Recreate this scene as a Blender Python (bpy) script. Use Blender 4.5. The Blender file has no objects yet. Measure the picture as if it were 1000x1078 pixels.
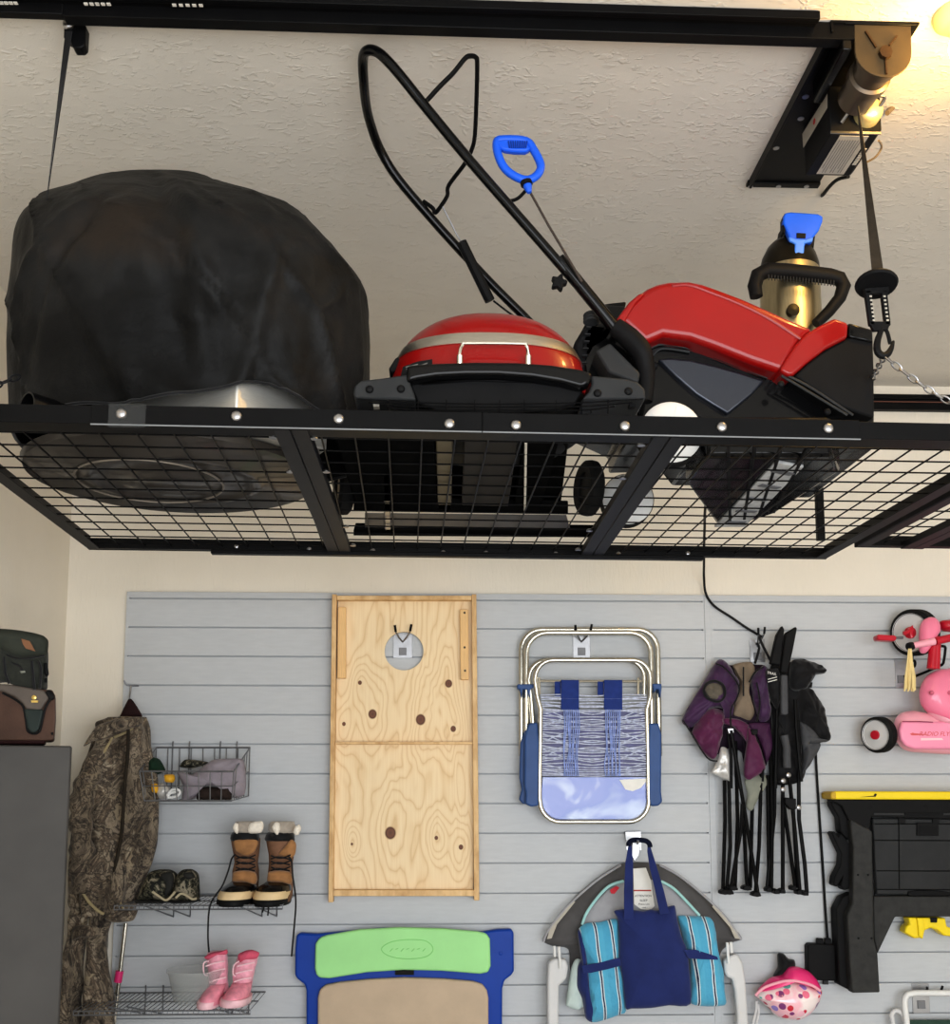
import bpy, bmesh, math, random
from mathutils import Vector as V, Matrix, noise
random.seed(7)
S = bpy.context.scene
COL = S.collection
PI = math.pi
# ---------------------------------------------------------------- camera model (1000 x 1078 frame)
F, CX, CY, EYE = 1150.0, 500.0, 687.0, 1.6
YAW, PITCH = math.radians(2.0), math.radians(7.1)
FW = V((math.sin(YAW)*math.cos(PITCH), math.cos(YAW)*math.cos(PITCH), math.sin(PITCH)))
RT = V((math.cos(YAW), -math.sin(YAW), 0))
UP = RT.cross(FW)
EYEV = V((0, 0, EYE))
def ray(px, py): return FW + RT*((px-CX)/F) + UP*((CY-py)/F)
def PY(px, py, Y):
    d = ray(px, py); return EYEV + d*(Y/d.y)
def PZ(px, py, Z):
    d = ray(px, py); return EYEV + d*((Z-EYE)/d.z)
def C(ox, oy, s, pts):            # crop coordinates -> frame coordinates
    return [(ox+p[0]/s, oy+p[1]/s) + tuple(p[2:]) for p in pts]
CEIL, WALL, SLAT, DECK = 3.42, 4.72, 4.70, 2.392
WL = -1.6
# ---------------------------------------------------------------- materials
def lin(c):
    if isinstance(c, str): c = tuple(int(c[i:i+2], 16) for i in (1, 3, 5))
    r = []
    for x in c:
        x /= 255.0
        r.append(x/12.92 if x <= .04045 else ((x+.055)/1.055)**2.4)
    return tuple(r)+(1,)
MATS = {}
class N:
    """tiny node helper"""
    def __init__(s, name):
        s.m = bpy.data.materials.new(name); s.m.use_nodes = True
        s.t = s.m.node_tree; s.b = s.t.nodes['Principled BSDF']
    def n(s, typ, **kw):
        x = s.t.nodes.new(typ)
        for k, v in kw.items():
            if k in x.inputs: x.inputs[k].default_value = v
            else: setattr(x, k, v)
        return x
    def l(s, a, b): s.t.links.new(a, b)
    def obj(s, scale=(1, 1, 1), rot=(0, 0, 0)):
        tc = s.n('ShaderNodeTexCoord'); mp = s.n('ShaderNodeMapping')
        mp.inputs['Scale'].default_value = scale; mp.inputs['Rotation'].default_value = rot
        s.l(tc.outputs['Object'], mp.inputs[0]); return mp.outputs[0]
    def noise(s, vec, scale, detail=4, rough=.55, dist=0):
        x = s.n('ShaderNodeTexNoise'); x.inputs['Scale'].default_value = scale
        x.inputs['Detail'].default_value = detail; x.inputs['Roughness'].default_value = rough
        x.inputs['Distortion'].default_value = dist
        s.l(vec, x.inputs['Vector']); return x.outputs['Fac']
    def ramp(s, fac, stops, interp='LINEAR'):
        x = s.n('ShaderNodeValToRGB'); e = x.color_ramp.elements; x.color_ramp.interpolation = interp
        while len(e) < len(stops): e.new(.5)
        for i, (p, c) in enumerate(stops):
            e[i].position = p; e[i].color = c if len(c) == 4 else lin(c)
        s.l(fac, x.inputs[0]); return x.outputs[0]
    def math(s, op, a, b=None, c=None):
        x = s.n('ShaderNodeMath', operation=op)
        for i, q in enumerate((a, b, c)):
            if q is None: continue
            if isinstance(q, (int, float)): x.inputs[i].default_value = q
            else: s.l(q, x.inputs[i])
        return x.outputs[0]
    def mix(s, fac, a, b, mode='MIX'):
        x = s.n('ShaderNodeMix', data_type='RGBA', blend_type=mode)
        for sock, q in ((x.inputs[0], fac), (x.inputs[6], a), (x.inputs[7], b)):
            if isinstance(q, (int, float, tuple)): sock.default_value = q
            else: s.l(q, sock)
        return x.outputs[2]
    def bump(s, h, strength, dist):
        x = s.n('ShaderNodeBump'); x.inputs['Strength'].default_value = strength
        x.inputs['Distance'].default_value = dist
        s.l(h, x.inputs['Height']); s.l(x.outputs[0], s.b.inputs['Normal'])
    def set(s, **kw):
        for k, v in kw.items(): s.b.inputs[k.replace('_', ' ')].default_value = v
    def base(s, sock): s.l(sock, s.b.inputs['Base Color'])
def mat(name, col, rough=.5, metal=0., var=.10, vs=9., bump=0., bs=160., bd=.002, coat=0., sheen=0., stretch=(1, 1, 1)):
    if name in MATS: return MATS[name]
    m = N(name); c = lin(col); v = m.obj(stretch)
    f = m.noise(v, vs)
    lo = tuple(x*(1-var) for x in c[:3])+(1,); hi = tuple(min(1, x*(1+var)) for x in c[:3])+(1,)
    m.base(m.ramp(f, [(.3, lo), (.7, hi)]))
    m.set(Roughness=rough, Metallic=metal)
    if coat: m.set(Coat_Weight=coat, Coat_Roughness=.08)
    if sheen: m.set(Sheen_Weight=sheen)
    if bump: m.bump(m.noise(v, bs, 3), bump, bd)
    MATS[name] = m.m; return m.m
# ---------------------------------------------------------------- mesh builder
class MB:
    def __init__(s): s.bm = bmesh.new()
    def face(s, vs):
        try: return s.bm.faces.new(vs)
        except ValueError: return None
    def verts(s, pts): return [s.bm.verts.new(p) for p in pts]
    def box(s, x0, x1, y0, y1, z0, z1, M=None):
        p = [V((x, y, z)) for z in (z0, z1) for y in (y0, y1) for x in (x0, x1)]
        if M: p = [M @ q for q in p]
        v = s.verts(p)
        for f in ((0, 2, 3, 1), (4, 5, 7, 6), (0, 1, 5, 4), (2, 6, 7, 3), (0, 4, 6, 2), (1, 3, 7, 5)): s.face([v[i] for i in f])
        return s
    def bar(s, p, q, w, h, up=V((0, 0, 1))):
        """box from p to q; w across, h along up; p,q on its axis"""
        p, q = V(p), V(q); d = (q-p).normalized(); a = d.cross(up).normalized(); u = a.cross(d).normalized()
        r = []
        for e in (p, q):
            for i, j in ((-1, -1), (1, -1), (1, 1), (-1, 1)): r.append(e+a*(i*w/2)+u*(j*h/2))
        v = s.verts(r)
        s.face(v[3::-1]); s.face(v[4:])
        for i in range(4): s.face([v[i], v[(i+1) % 4], v[4+(i+1) % 4], v[4+i]])
        return s
    def prism(s, pts, vec):
        a = s.verts(pts); b = s.verts([V(p)+V(vec) for p in pts]); n = len(pts)
        s.face(a); s.face(b[::-1])
        for i in range(n): s.face([a[i], b[i], b[(i+1) % n], a[(i+1) % n]])
        return s
    def prism_px(s, px, Y, depth):
        """outline in frame coordinates laid on the plane y=Y, extruded away from the viewer"""
        return s.prism([PY(x, y, Y) for x, y in px], (0, depth, 0))
    def rings(s, R, cap0=True, cap1=True, closed=False):
        vs = [s.verts(r) for r in R]; n = len(R[0])
        k = len(vs)
        for i in range(k if closed else k-1):
            a, b = vs[i], vs[(i+1) % k]
            for j in range(n): s.face([a[j], a[(j+1) % n], b[(j+1) % n], b[j]])
        if not closed:
            if cap0: s.face(vs[0][::-1])
            if cap1: s.face(vs[-1])
        return s
    def tube(s, pts, r, seg=8, closed=False, flat=None):
        pts = [V(p) for p in pts]; n = len(pts); R = []
        prev = None
        for i, p in enumerate(pts):
            if closed: t = (pts[(i+1) % n]-pts[i-1])
            else: t = pts[min(i+1, n-1)]-pts[max(i-1, 0)]
            t.normalize()
            if prev is None:
                ref = V((0, 0, 1)) if abs(t.z) < .9 else V((1, 0, 0))
                a = t.cross(ref).normalized()
            else:
                a = (prev-t*prev.dot(t))
                a = a.normalized() if a.length > 1e-6 else t.orthogonal().normalized()
            prev = a; b = t.cross(a)
            if isinstance(r, (list, tuple)):
                f = i*(len(r)-1)/max(1, n-1); j = min(int(f), len(r)-2); rr = r[j]+(r[j+1]-r[j])*(f-j)
            else: rr = r
            R.append([p+(a*math.cos(2*PI*k/seg)+b*math.sin(2*PI*k/seg))*rr for k in range(seg)])
        return s.rings(R, closed=closed)
    def tube_px(s, pts, r, Y=None, seg=8, closed=False, sm=0):
        P = [PY(p[0], p[1], p[2] if len(p) > 2 else Y) for p in pts]
        if sm: P = smooth(P, sm, closed)
        return s.tube(P, r, seg, closed)
    def lathe(s, prof, origin, axis=(0, 0, 1), seg=32):
        """prof: (radius, height along axis)"""
        ax = V(axis).normalized(); a = ax.orthogonal().normalized(); b = ax.cross(a); o = V(origin)
        R = [[o+ax*h+(a*math.cos(2*PI*k/seg)+b*math.sin(2*PI*k/seg))*max(r, 1e-4) for k in range(seg)] for r, h in prof]
        if prof[0] == prof[-1]: return s.rings(R[:-1], closed=True)
        return s.rings(R)
    def ball(s, c, rx, ry=None, rz=None, seg=20, M=None):
        ry = ry or rx; rz = rz or rx; c = V(c); R = []
        for i in range(1, seg//2):
            t = PI*i/(seg//2)
            ring = [V((rx*math.sin(t)*math.cos(2*PI*k/seg), ry*math.sin(t)*math.sin(2*PI*k/seg), -rz*math.cos(t))) for k in range(seg)]
            R.append([c+(M @ q if M else q) for q in ring])
        return s.rings(R)
    def pillow(s, px, Y, depth, back=.15, amp=0., fs=14., seed=0, sub=6):
        """soft shape: outline on plane Y, bulging toward the viewer by depth and a little behind"""
        P = [PY(x, y, Y) for x, y in px]
        P = subdiv(P, sub)
        n = len(P); c = V((0, 0, 0))
        for p in P: c += p
        c /= n
        def nz(q):
            return amp*noise.noise(q*fs+V((seed*3.1, 0, seed))) + .5*amp*noise.noise(q*fs*2.7+V((seed, 5, 0)))
        R = []
        fr = [(.12, 1), (.3, 1), (.5, 1), (.68, 1), (.82, 1), (.92, 1), (.98, 1), (1, 0), (.95, -1), (.7, -1), (.2, -1)]
        for f, sg in fr:
            ring = []
            for p in P:
                q = c+(p-c)*f
                h = math.sqrt(max(0, 1-f**2.4))
                if sg > 0: q = q+V((0, -depth*h, 0)); q.y += nz(q)
                elif sg < 0: q = q+V((0, depth*back*h, 0))
                ring.append(q)
            R.append(ring)
        return s.rings(R)
    def build(s, name, m, parent=None, bevel=0., smooth_=True, seg=2, ang=40, recalc=True, sub=0):
        bm = s.bm
        bmesh.ops.remove_doubles(bm, verts=bm.verts, dist=1e-5)
        if recalc: bmesh.ops.recalc_face_normals(bm, faces=bm.faces)
        me = bpy.data.meshes.new(name); bm.to_mesh(me); bm.free()
        o = bpy.data.objects.new(name, me); COL.objects.link(o)
        me.materials.append(m)
        if smooth_:
            for p in me.polygons: p.use_smooth = True
            me.set_sharp_from_angle(angle=math.radians(ang))
        if bevel:
            b = o.modifiers.new('bevel', 'BEVEL'); b.width = bevel; b.segments = seg; b.limit_method = 'ANGLE'; b.angle_limit = math.radians(35)
            b.harden_normals = False
        if sub:
            b = o.modifiers.new('sub', 'SUBSURF'); b.levels = sub; b.render_levels = sub
        if parent is not None:
            o.parent = parent
            if parent.type == 'EMPTY': o.matrix_parent_inverse = Matrix.Translation(-parent.location)
        return o
def subdiv(P, k):
    """closed polygon -> closed smooth curve with k points per edge"""
    n = len(P); out = []
    for i in range(n):
        a, b, c, d = P[i-1], P[i], P[(i+1) % n], P[(i+2) % n]
        for j in range(k):
            t = j/k
            cr = .5*((2*b)+(c-a)*t+(2*a-5*b+4*c-d)*t*t+(3*b-a-3*c+d)*t**3)
            out.append(cr*.75+(b+(c-b)*t)*.25)
    return out
def smooth(P, k=6, closed=False):
    n = len(P); out = []
    g = (lambda i: P[i % n]) if closed else (lambda i: P[min(max(i, 0), n-1)])
    for i in range(n if closed else n-1):
        a, b, c, d = g(i-1), g(i), g(i+1), g(i+2)
        for j in range(k):
            t = j/k
            out.append(.5*((2*b)+(c-a)*t+(2*a-5*b+4*c-d)*t*t+(3*b-a-3*c+d)*t**3))
    if not closed: out.append(P[-1])
    return out
def arc(cx, cy, rx, ry, a0, a1, n=10):
    return [(cx+rx*math.cos(math.radians(a0+(a1-a0)*i/n)), cy+ry*math.sin(math.radians(a0+(a1-a0)*i/n))) for i in range(n+1)]
def rrect(x0, y0, x1, y1, r, n=5):
    return arc(x1-r, y0+r, r, r, -90, 0, n)+arc(x1-r, y1-r, r, r, 0, 90, n)+arc(x0+r, y1-r, r, r, 90, 180, n)+arc(x0+r, y0+r, r, r, 180, 270, n)
def tag(o, label, cat, group=None, kind=None):
    if label: o['label'] = label
    if cat: o['category'] = cat
    if group: o['group'] = group
    if kind: o['kind'] = kind
    return o
def thing(name, label, cat, loc, group=None):
    o = bpy.data.objects.new(name, None); COL.objects.link(o); o.location = V(loc)
    o.empty_display_size = .05
    return tag(o, label, cat, group)
def struct(o): o['kind'] = 'structure'; return o
def dup_part(o, parent, offset):
    c = o.copy(); COL.objects.link(c); c.parent = parent; c.location = o.location+V(offset); return c
def loft(rows, n=28, p=2.2, amp=0., fs=10., seed=0):
    """rows: (py, xleft, xright, Ycentre, half depth) -> rings for MB.rings"""
    R = []
    for (py, xl, xr, Yc, hd) in rows:
        a = PY(xl, py, Yc); b = PY(xr, py, Yc); c = (a+b)/2; hx = (b.x-a.x)/2
        ring = []
        for k in range(n):
            t = 2*PI*k/n; ct, st = math.cos(t), math.sin(t)
            q = c+V((hx*math.copysign(abs(ct)**(2/p), ct), hd*math.copysign(abs(st)**(2/p), st), 0))
            if amp:
                d = amp*(noise.noise(q*fs+V((seed, 0, seed*2)))+.5*noise.noise(q*fs*2.6))
                q += V((ct, st, 0))*d
            ring.append(q)
        R.append(ring)
    return R
def dense(rows, k=4):
    out = []
    vs = [V(r[:3]) for r in rows]
    n = len(rows)
    for i in range(n-1):
        for j in range(k):
            t = j/k; g = lambda q: rows[min(max(q, 0), n-1)]
            a, b, c, d = g(i-1), g(i), g(i+1), g(i+2)
            out.append(tuple(.5*((2*b[e])+(c[e]-a[e])*t+(2*a[e]-5*b[e]+4*c[e]-d[e])*t*t+(3*b[e]-a[e]-3*c[e]+d[e])*t**3) if e else b[e]+(c[e]-b[e])*t for e in range(5)))
    out.append(rows[-1]); return out
def text(name, body, size, m, parent, M, ext=.0008, shear=0.):
    cu = bpy.data.curves.new(name, 'FONT'); cu.body = body; cu.size = size; cu.extrude = ext; cu.align_x = 'CENTER'; cu.align_y = 'CENTER'; cu.shear = shear
    t = bpy.data.objects.new('tmp', cu); COL.objects.link(t)
    dg = bpy.context.evaluated_depsgraph_get(); dg.update()
    me = bpy.data.meshes.new_from_object(t.evaluated_get(dg)); bpy.data.objects.remove(t)
    me.transform(M); o = bpy.data.objects.new(name, me); COL.objects.link(o)
    me.materials.clear(); me.materials.append(m); o.parent = parent
    if parent is not None and parent.type == 'EMPTY': o.matrix_parent_inverse = Matrix.Translation(-parent.location)
    return o
FACE = Matrix.Rotation(PI/2, 4, 'X')     # text upright, facing the viewer (-y)
# ================================================================= materials
BLACK = mat('black powder coat', (13, 13, 14), .42, .0, .15, 12, .08, 300)
BLACKG = mat('glossy black plastic', (9, 9, 10), .25, 0, .1, 8, coat=.25)
BLACKP = mat('matte black plastic', (21, 21, 22), .55, 0, .15, 14, .15, 260)
BLACKM = mat('dark crossbar steel', (30, 30, 33), .45, .2, .12, 10)
GREYP = mat('charcoal grey plastic', (46, 47, 48), .55, 0, .15, 14, .1, 200)
RUBBER = mat('black rubber', (28, 28, 28), .75, 0, .2, 20, .2, 200)
STEEL = mat('zinc plated steel', (168, 168, 170), .32, 1., .06, 30)
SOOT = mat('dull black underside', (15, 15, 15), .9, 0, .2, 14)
CHROME = mat('polished steel tube', (214, 210, 198), .2, 1., .06, 20)
BRUSH = mat('brushed stainless', (200, 196, 186), .32, 1., .1, 30, .1, 60, stretch=(1, 1, 30))
BRASS = mat('brushed warm steel', (176, 164, 132), .36, 1., .12, 30, stretch=(6, 6, .6))
GOLDPLATE = mat('bronze motor plate', (78, 66, 48), .55, .2, .08, 12)
WIRE = mat('grey wire', (120, 122, 126), .4, .6, .1, 20)
RED = mat('red painted steel', (140, 10, 9), .3, 0, .08, 5, coat=.25)
REDP = mat('red plastic', (184, 22, 44), .35, 0, .08, 8, coat=.2)
BLUE = mat('bright blue plastic', (24, 92, 222), .4, 0, .08, 10)
NAVYP = mat('slate blue plastic', (52, 82, 134), .5, 0, .1, 10, .1, 150)
ROYAL = mat('royal blue plastic', (16, 62, 156), .42, 0, .06, 8, .06, 120)
GREEN = mat('light green plastic', (160, 222, 146), .45, 0, .05, 6, .06, 150)
TAN = mat('beige seat plastic', (190, 170, 146), .6, 0, .06, 10, .1, 150)
WHITEP = mat('white plastic', (226, 226, 224), .45, 0, .05, 8)
OFFW = mat('off white plastic', (208, 208, 208), .5, 0, .04, 8)
YELLOW = mat('yellow plastic', (238, 210, 30), .45, 0, .06, 10)
YELLOWO = mat('amber yellow plastic', (224, 168, 40), .45, 0, .06, 10)
PINK = mat('pink enamel', (240, 132, 162), .3, 0, .05, 6, coat=.4)
PINKL = mat('pale pink enamel', (242, 170, 186), .3, 0, .05, 6, coat=.4)
HOT = mat('hot pink plastic', (228, 52, 122), .35, 0, .08, 8, coat=.3)
PINKB = mat('pink quilted nylon', (246, 172, 190), .45, 0, .15, 60, .35, 110, sheen=.2)
PINKS = mat('pale pink rubber', (246, 200, 208), .5, 0, .1, 20)
NAVY = mat('navy canvas', (32, 44, 98), .8, 0, .14, 14, .25, 420, sheen=.2)
GREYF = mat('charcoal fabric', (84, 82, 82), .85, 0, .15, 16, .3, 380, sheen=.2)
GREYL = mat('light grey fabric', (158, 158, 162), .85, 0, .12, 16, .3, 380, sheen=.2)
MINT = mat('mint trim fabric', (166, 212, 210), .8, 0, .08, 16)
PURPLE = mat('purple nylon', (62, 34, 70), .5, 0, .25, 14, .3, 60, sheen=.3)
PLUM = mat('plum nylon', (84, 28, 66), .5, 0, .2, 14, .3, 60, sheen=.3)
TAUPE = mat('taupe canvas', (122, 108, 92), .8, 0, .15, 16, .3, 300)
SAGE = mat('grey green cloth', (134, 136, 124), .8, 0, .12, 16, .3, 300)
BLACKF = mat('black nylon fabric', (22, 22, 24), .6, 0, .3, 14, .35, 70, sheen=.2)
CHARF = mat('dark grey nylon', (72, 73, 76), .6, 0, .2, 14, .3, 70)
OLIVE = mat('dark olive canvas', (42, 44, 39), .8, 0, .22, 20, .35, 320, sheen=.1)
BROWNL = mat('brown leatherette', (74, 54, 45), .5, 0, .15, 16, .2, 200)
TAUPEB = mat('grey brown vinyl', (86, 78, 72), .6, 0, .12, 16, .2, 240)
GOLD = mat('gold badge', (214, 186, 110), .3, .9, .05, 20)
TANBOOT = mat('tan nubuck leather', (154, 110, 68), .75, 0, .22, 30, .35, 160, sheen=.2)
BROWNB = mat('brown suede', (122, 88, 66), .8, 0, .2, 30, .3, 160)
FLEECE = mat('white fleece', (236, 228, 214), .95, 0, .08, 60, .6, 180, .004, sheen=.4)
FLEECEG = mat('grey fleece', (170, 160, 148), .95, 0, .12, 60, .6, 180, .004, sheen=.4)
CREAM = mat('cream rubber', (226, 200, 156), .6, 0, .08, 16)
FRIDGE = mat('dark grey metal cabinet', (68, 66, 64), .55, .1, .12, 5, .06, 300)
KHAKI = mat('khaki painted metal', (84, 76, 58), .5, .1, .1, 10)
PALEY = mat('straw streamer', (232, 210, 150), .5, 0, .1, 20)
GREYCLOTH = mat('grey lilac cloth', (150, 142, 150), .85, 0, .15, 20, .3, 200)
DKGREEN = mat('dark green knit', (28, 52, 38), .9, 0, .2, 30, .4, 200)
DARKBR = mat('dark brown knit', (48, 38, 34), .9, 0, .2, 30, .4, 200)
LABELG = mat('grey label paper', (176, 170, 158), .6, 0, .06, 30)
LABELW = mat('white label paper', (232, 230, 224), .6, 0, .04, 30)
INK = mat('dark print', (40, 40, 42), .7)
INKG = mat('grey print', (118, 116, 112), .7)
INKR = mat('red print', (178, 50, 44), .6)
CORDB = mat('black cable', (20, 20, 21), .5)
CORDG = mat('grey cable', (120, 104, 80), .45)
ROPE = mat('white rope', (214, 208, 196), .8, 0, .2, 200)
SILVER = mat('silver reflective cloth', (206, 204, 200), .35, .3, .2, 16, .2, 60)
def cloth_black():
    m = N('black cover cloth'); v = m.obj()
    f = m.noise(v, 2.4, 5, .6)
    m.base(m.ramp(f, [(.34, (11, 11, 11)), (.47, (20, 20, 20)), (.56, (32, 32, 32)), (.68, (42, 36, 31))]))  # broad patches of lighter black paint the drape's shading contrast into the cloth
    m.set(Roughness=.5); m.bump(m.noise(v, 24, 5, .6), .3, .012); return m.m
COVER = cloth_black()
def ceiling_m():
    m = N('knockdown ceiling'); v = m.obj((1, 1.7, 1))
    n1 = m.noise(v, 36, 3, .5, .8); n2 = m.noise(v, 9, 3, .5); n3 = m.noise(v, 240, 2)
    blot = m.ramp(n1, [(.53, (0, 0, 0)), (.64, (255, 255, 255))])
    amt = m.ramp(n2, [(.4, (60, 60, 60)), (.62, (255, 255, 255))])
    h = m.math('ADD', m.math('MULTIPLY', blot, amt), m.math('MULTIPLY', n3, .12))
    m.base(m.ramp(m.noise(v, 2.2), [(.3, (214, 208, 198)), (.7, (222, 216, 206))]))
    m.set(Roughness=.62); m.bump(h, .42, .005); return m.m
def wall_m():
    m = N('combed plaster wall'); v = m.obj((1, 1, .28))
    n1 = m.noise(v, 55, 4, .6, .6); n2 = m.noise(m.obj((1, 1, .1)), 180, 2)
    h = m.math('ADD', n1, m.math('MULTIPLY', n2, .4))
    m.base(m.ramp(m.noise(m.obj(), 2), [(.3, (228, 221, 207)), (.7, (236, 229, 216))]))
    m.set(Roughness=.75); m.bump(h, .3, .005); return m.m
def slat_m():
    m = N('grey slatwall pvc'); v = m.obj((1, 1, 6))
    f = m.noise(v, 14, 4); g = m.noise(m.obj((260, 1, 4)), 1.0, 3)
    m.base(m.ramp(f, [(.3, (186, 189, 192)), (.7, (192, 195, 198))]))
    m.set(Roughness=.5); m.bump(g, .12, .002); return m.m
def floor_m():
    m = N('concrete floor'); v = m.obj(); f = m.noise(v, 3, 6, .6)
    m.base(m.ramp(f, [(.3, (176, 172, 166)), (.7, (196, 192, 186))])); m.set(Roughness=.7); m.bump(m.noise(v, 60), .1, .004); return m.m
CEILM, WALLM, SLATM, FLOORM = ceiling_m(), wall_m(), slat_m(), floor_m()
def camo_m():
    m = N('woodland camouflage'); v = m.obj((1, 1, .6)); w = m.obj((1, 1, 1))
    base = m.ramp(m.noise(v, 11, 6, .68, 1.6), [(.34, (44, 38, 33)), (.42, (108, 96, 82)), (.48, (156, 142, 122)), (.52, (62, 53, 46)), (.59, (122, 106, 88)), (.66, (190, 178, 156))])
    leaf = m.n('ShaderNodeTexVoronoi', feature='DISTANCE_TO_EDGE'); leaf.inputs['Scale'].default_value = 15
    dv = m.n('ShaderNodeMix', data_type='RGBA'); dv.inputs[0].default_value = .25
    nz = m.n('ShaderNodeTexNoise'); nz.inputs['Scale'].default_value = 9; m.l(w, nz.inputs['Vector'])
    m.l(w, dv.inputs[6]); m.l(nz.outputs['Color'], dv.inputs[7]); m.l(dv.outputs[2], leaf.inputs['Vector'])
    edge = m.ramp(leaf.outputs['Distance'], [(.0, (130, 130, 130)), (.05, (255, 255, 255))])
    c2 = m.mix(edge, lin((34, 28, 24)), base)
    tw = m.n('ShaderNodeTexWave', wave_type='BANDS', bands_direction='DIAGONAL'); tw.inputs['Scale'].default_value = 3.2
    tw.inputs['Distortion'].default_value = 14; tw.inputs['Detail'].default_value = 3; tw.inputs['Detail Scale'].default_value = 2.5; m.l(w, tw.inputs['Vector'])
    tl = m.ramp(tw.outputs['Fac'], [(.955, (0, 0, 0)), (.985, (255, 255, 255))])
    msk = m.ramp(m.noise(w, 7), [(.48, (0, 0, 0)), (.58, (255, 255, 255))])
    c3 = m.mix(m.math('MULTIPLY', tl, msk), c2, lin((156, 142, 118)))
    c3 = m.mix(1., c3, m.ramp(m.noise(m.obj((1.6, 1, .5)), 5.5, 3), [(.36, (160, 156, 152)), (.5, (226, 224, 222)), (.64, (255, 255, 255))]), 'MULTIPLY')
    m.base(c3); m.set(Roughness=.85, Sheen_Weight=.1); m.bump(m.noise(w, 30, 4), .35, .01); return m.m
CAMO = camo_m()
def camo_shoe():
    m = N('dark camouflage shoe'); w = m.obj()
    m.base(m.ramp(m.noise(w, 40, 3, .5, 1), [(.30, (30, 30, 27)), (.46, (84, 82, 66)), (.52, (42, 42, 36)), (.57, (134, 126, 108))], 'CONSTANT'))
    m.set(Roughness=.7); m.bump(m.noise(w, 120), .3, .003); return m.m
CAMOS = camo_shoe()
def ply_m(name, knots, freq=26., warm=1.):
    """plywood face: long grain bent round knots that sit at real positions on the board"""
    m = N(name); tc = m.n('ShaderNodeTexCoord'); sp = m.n('ShaderNodeSeparateXYZ'); m.l(tc.outputs['Object'], sp.inputs[0])
    x, z = sp.outputs['X'], sp.outputs['Z']
    mp = m.obj((1, 1, .28)); n1 = m.noise(mp, 4.2, 3, .5, .6)
    ph = m.math('ADD', m.math('MULTIPLY', x, 2.6), m.math('MULTIPLY', n1, 3.2))
    core = None
    for (kx, kz, r) in knots:
        dx = m.math('MULTIPLY', m.math('SUBTRACT', x, kx), 1.15); dz = m.math('SUBTRACT', z, kz)
        d2 = m.math('ADD', m.math('MULTIPLY', dx, dx), m.math('MULTIPLY', dz, dz))
        dzz = m.math('MULTIPLY', dz, .45)
        e2 = m.math('ADD', m.math('MULTIPLY', dx, dx), m.math('MULTIPLY', dzz, dzz))
        g = m.math('POWER', 2.718, m.math('MULTIPLY', e2, -1/(3.2*r+.02)**2))
        ph = m.math('ADD', ph, m.math('MULTIPLY', g, 1.1))
        d = m.math('DIVIDE', m.math('SQRT', d2), r)
        core = d if core is None else m.math('MINIMUM', core, d)
    w = m.math('FRACT', m.math('MULTIPLY', ph, 3.6))
    tri = m.math('ABSOLUTE', m.math('SUBTRACT', w, .5))
    fine = m.noise(m.obj((220, 1, 6)), 1., 3)
    c = m.ramp(tri, [(.0, (216, 184, 138)), (.08, (230, 202, 158)), (.25, (238, 214, 174)), (.5, (240, 217, 178))])
    c = m.mix(.22, c, m.ramp(fine, [(.35, (222, 188, 138)), (.65, (246, 224, 186))]))
    if core is not None:
        kc = m.ramp(m.math('MULTIPLY', core, .5), [(0, (92, 52, 30)), (.3, (112, 66, 40)), (.48, (78, 44, 26)), (.53, (170, 122, 74))])
        f = m.ramp(m.math('MULTIPLY', core, .5), [(.5, (255, 255, 255)), (.62, (0, 0, 0))])
        c = m.mix(f, c, kc)
    m.base(c); m.set(Roughness=.6); m.bump(fine, .12, .001); return m.m
def ply_edge():
    m = N('plywood edge'); f = m.noise(m.obj((6, 60, 1)), 5, 3); f2 = m.noise(m.obj((1, 1, .5)), 26, 3)
    c = m.ramp(f, [(.3, (196, 154, 102)), (.5, (222, 184, 130)), (.7, (232, 200, 152))])
    m.base(m.mix(.4, c, m.ramp(f2, [(.35, (176, 134, 86)), (.6, (232, 200, 150))]))); m.set(Roughness=.65); return m.m
PLYE = ply_edge()
def stripe_m():
    m = N('turquoise striped quilt'); tc = m.n('ShaderNodeTexCoord'); sp = m.n('ShaderNodeSeparateXYZ'); m.l(tc.outputs['Object'], sp.inputs[0])
    u = m.math('ADD', sp.outputs['X'], m.math('MULTIPLY', sp.outputs['Z'], .10))
    u = m.math('ADD', u, m.math('MULTIPLY', m.noise(m.obj(), 6), .012))
    f = m.math('FRACT', m.math('DIVIDE', u, .066))
    c = m.ramp(f, [(0, (84, 166, 200)), (.44, (76, 158, 196)), (.455, (206, 220, 224)), (.51, (206, 220, 224)), (.52, (22, 30, 70)), (.60, (22, 30, 70)), (.61, (206, 220, 224)), (.66, (206, 220, 224)), (.67, (90, 172, 204))], 'CONSTANT')
    m.base(c); m.set(Roughness=.6, Sheen_Weight=.2); m.bump(m.noise(m.obj(), 34, 4), .7, .010); return m.m
STRIPE = stripe_m()
def helmet_m():
    m = N('dotted helmet shell'); w = m.obj()
    v = m.n('ShaderNodeTexVoronoi'); v.inputs['Scale'].default_value = 26; v.inputs['Randomness'].default_value = .9; m.l(w, v.inputs['Vector'])
    sp = m.n('ShaderNodeSeparateColor'); m.l(v.outputs['Color'], sp.inputs[0])
    dc = m.ramp(sp.outputs[0], [(0, (206, 40, 74)), (.2, (150, 128, 206)), (.36, (236, 120, 150)), (.5, (110, 186, 176)), (.62, (198, 36, 60)), (.76, (130, 60, 120)), (.88, (244, 190, 204))], 'CONSTANT')
    f = m.ramp(v.outputs['Distance'], [(.40, (255, 255, 255)), (.44, (0, 0, 0))])
    base = m.ramp(m.noise(w, 9), [(.42, (246, 232, 230)), (.55, (244, 190, 200))])
    m.base(m.mix(f, base, dc)); m.set(Roughness=.25, Coat_Weight=.6); return m.m
HELMET = helmet_m()
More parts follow.
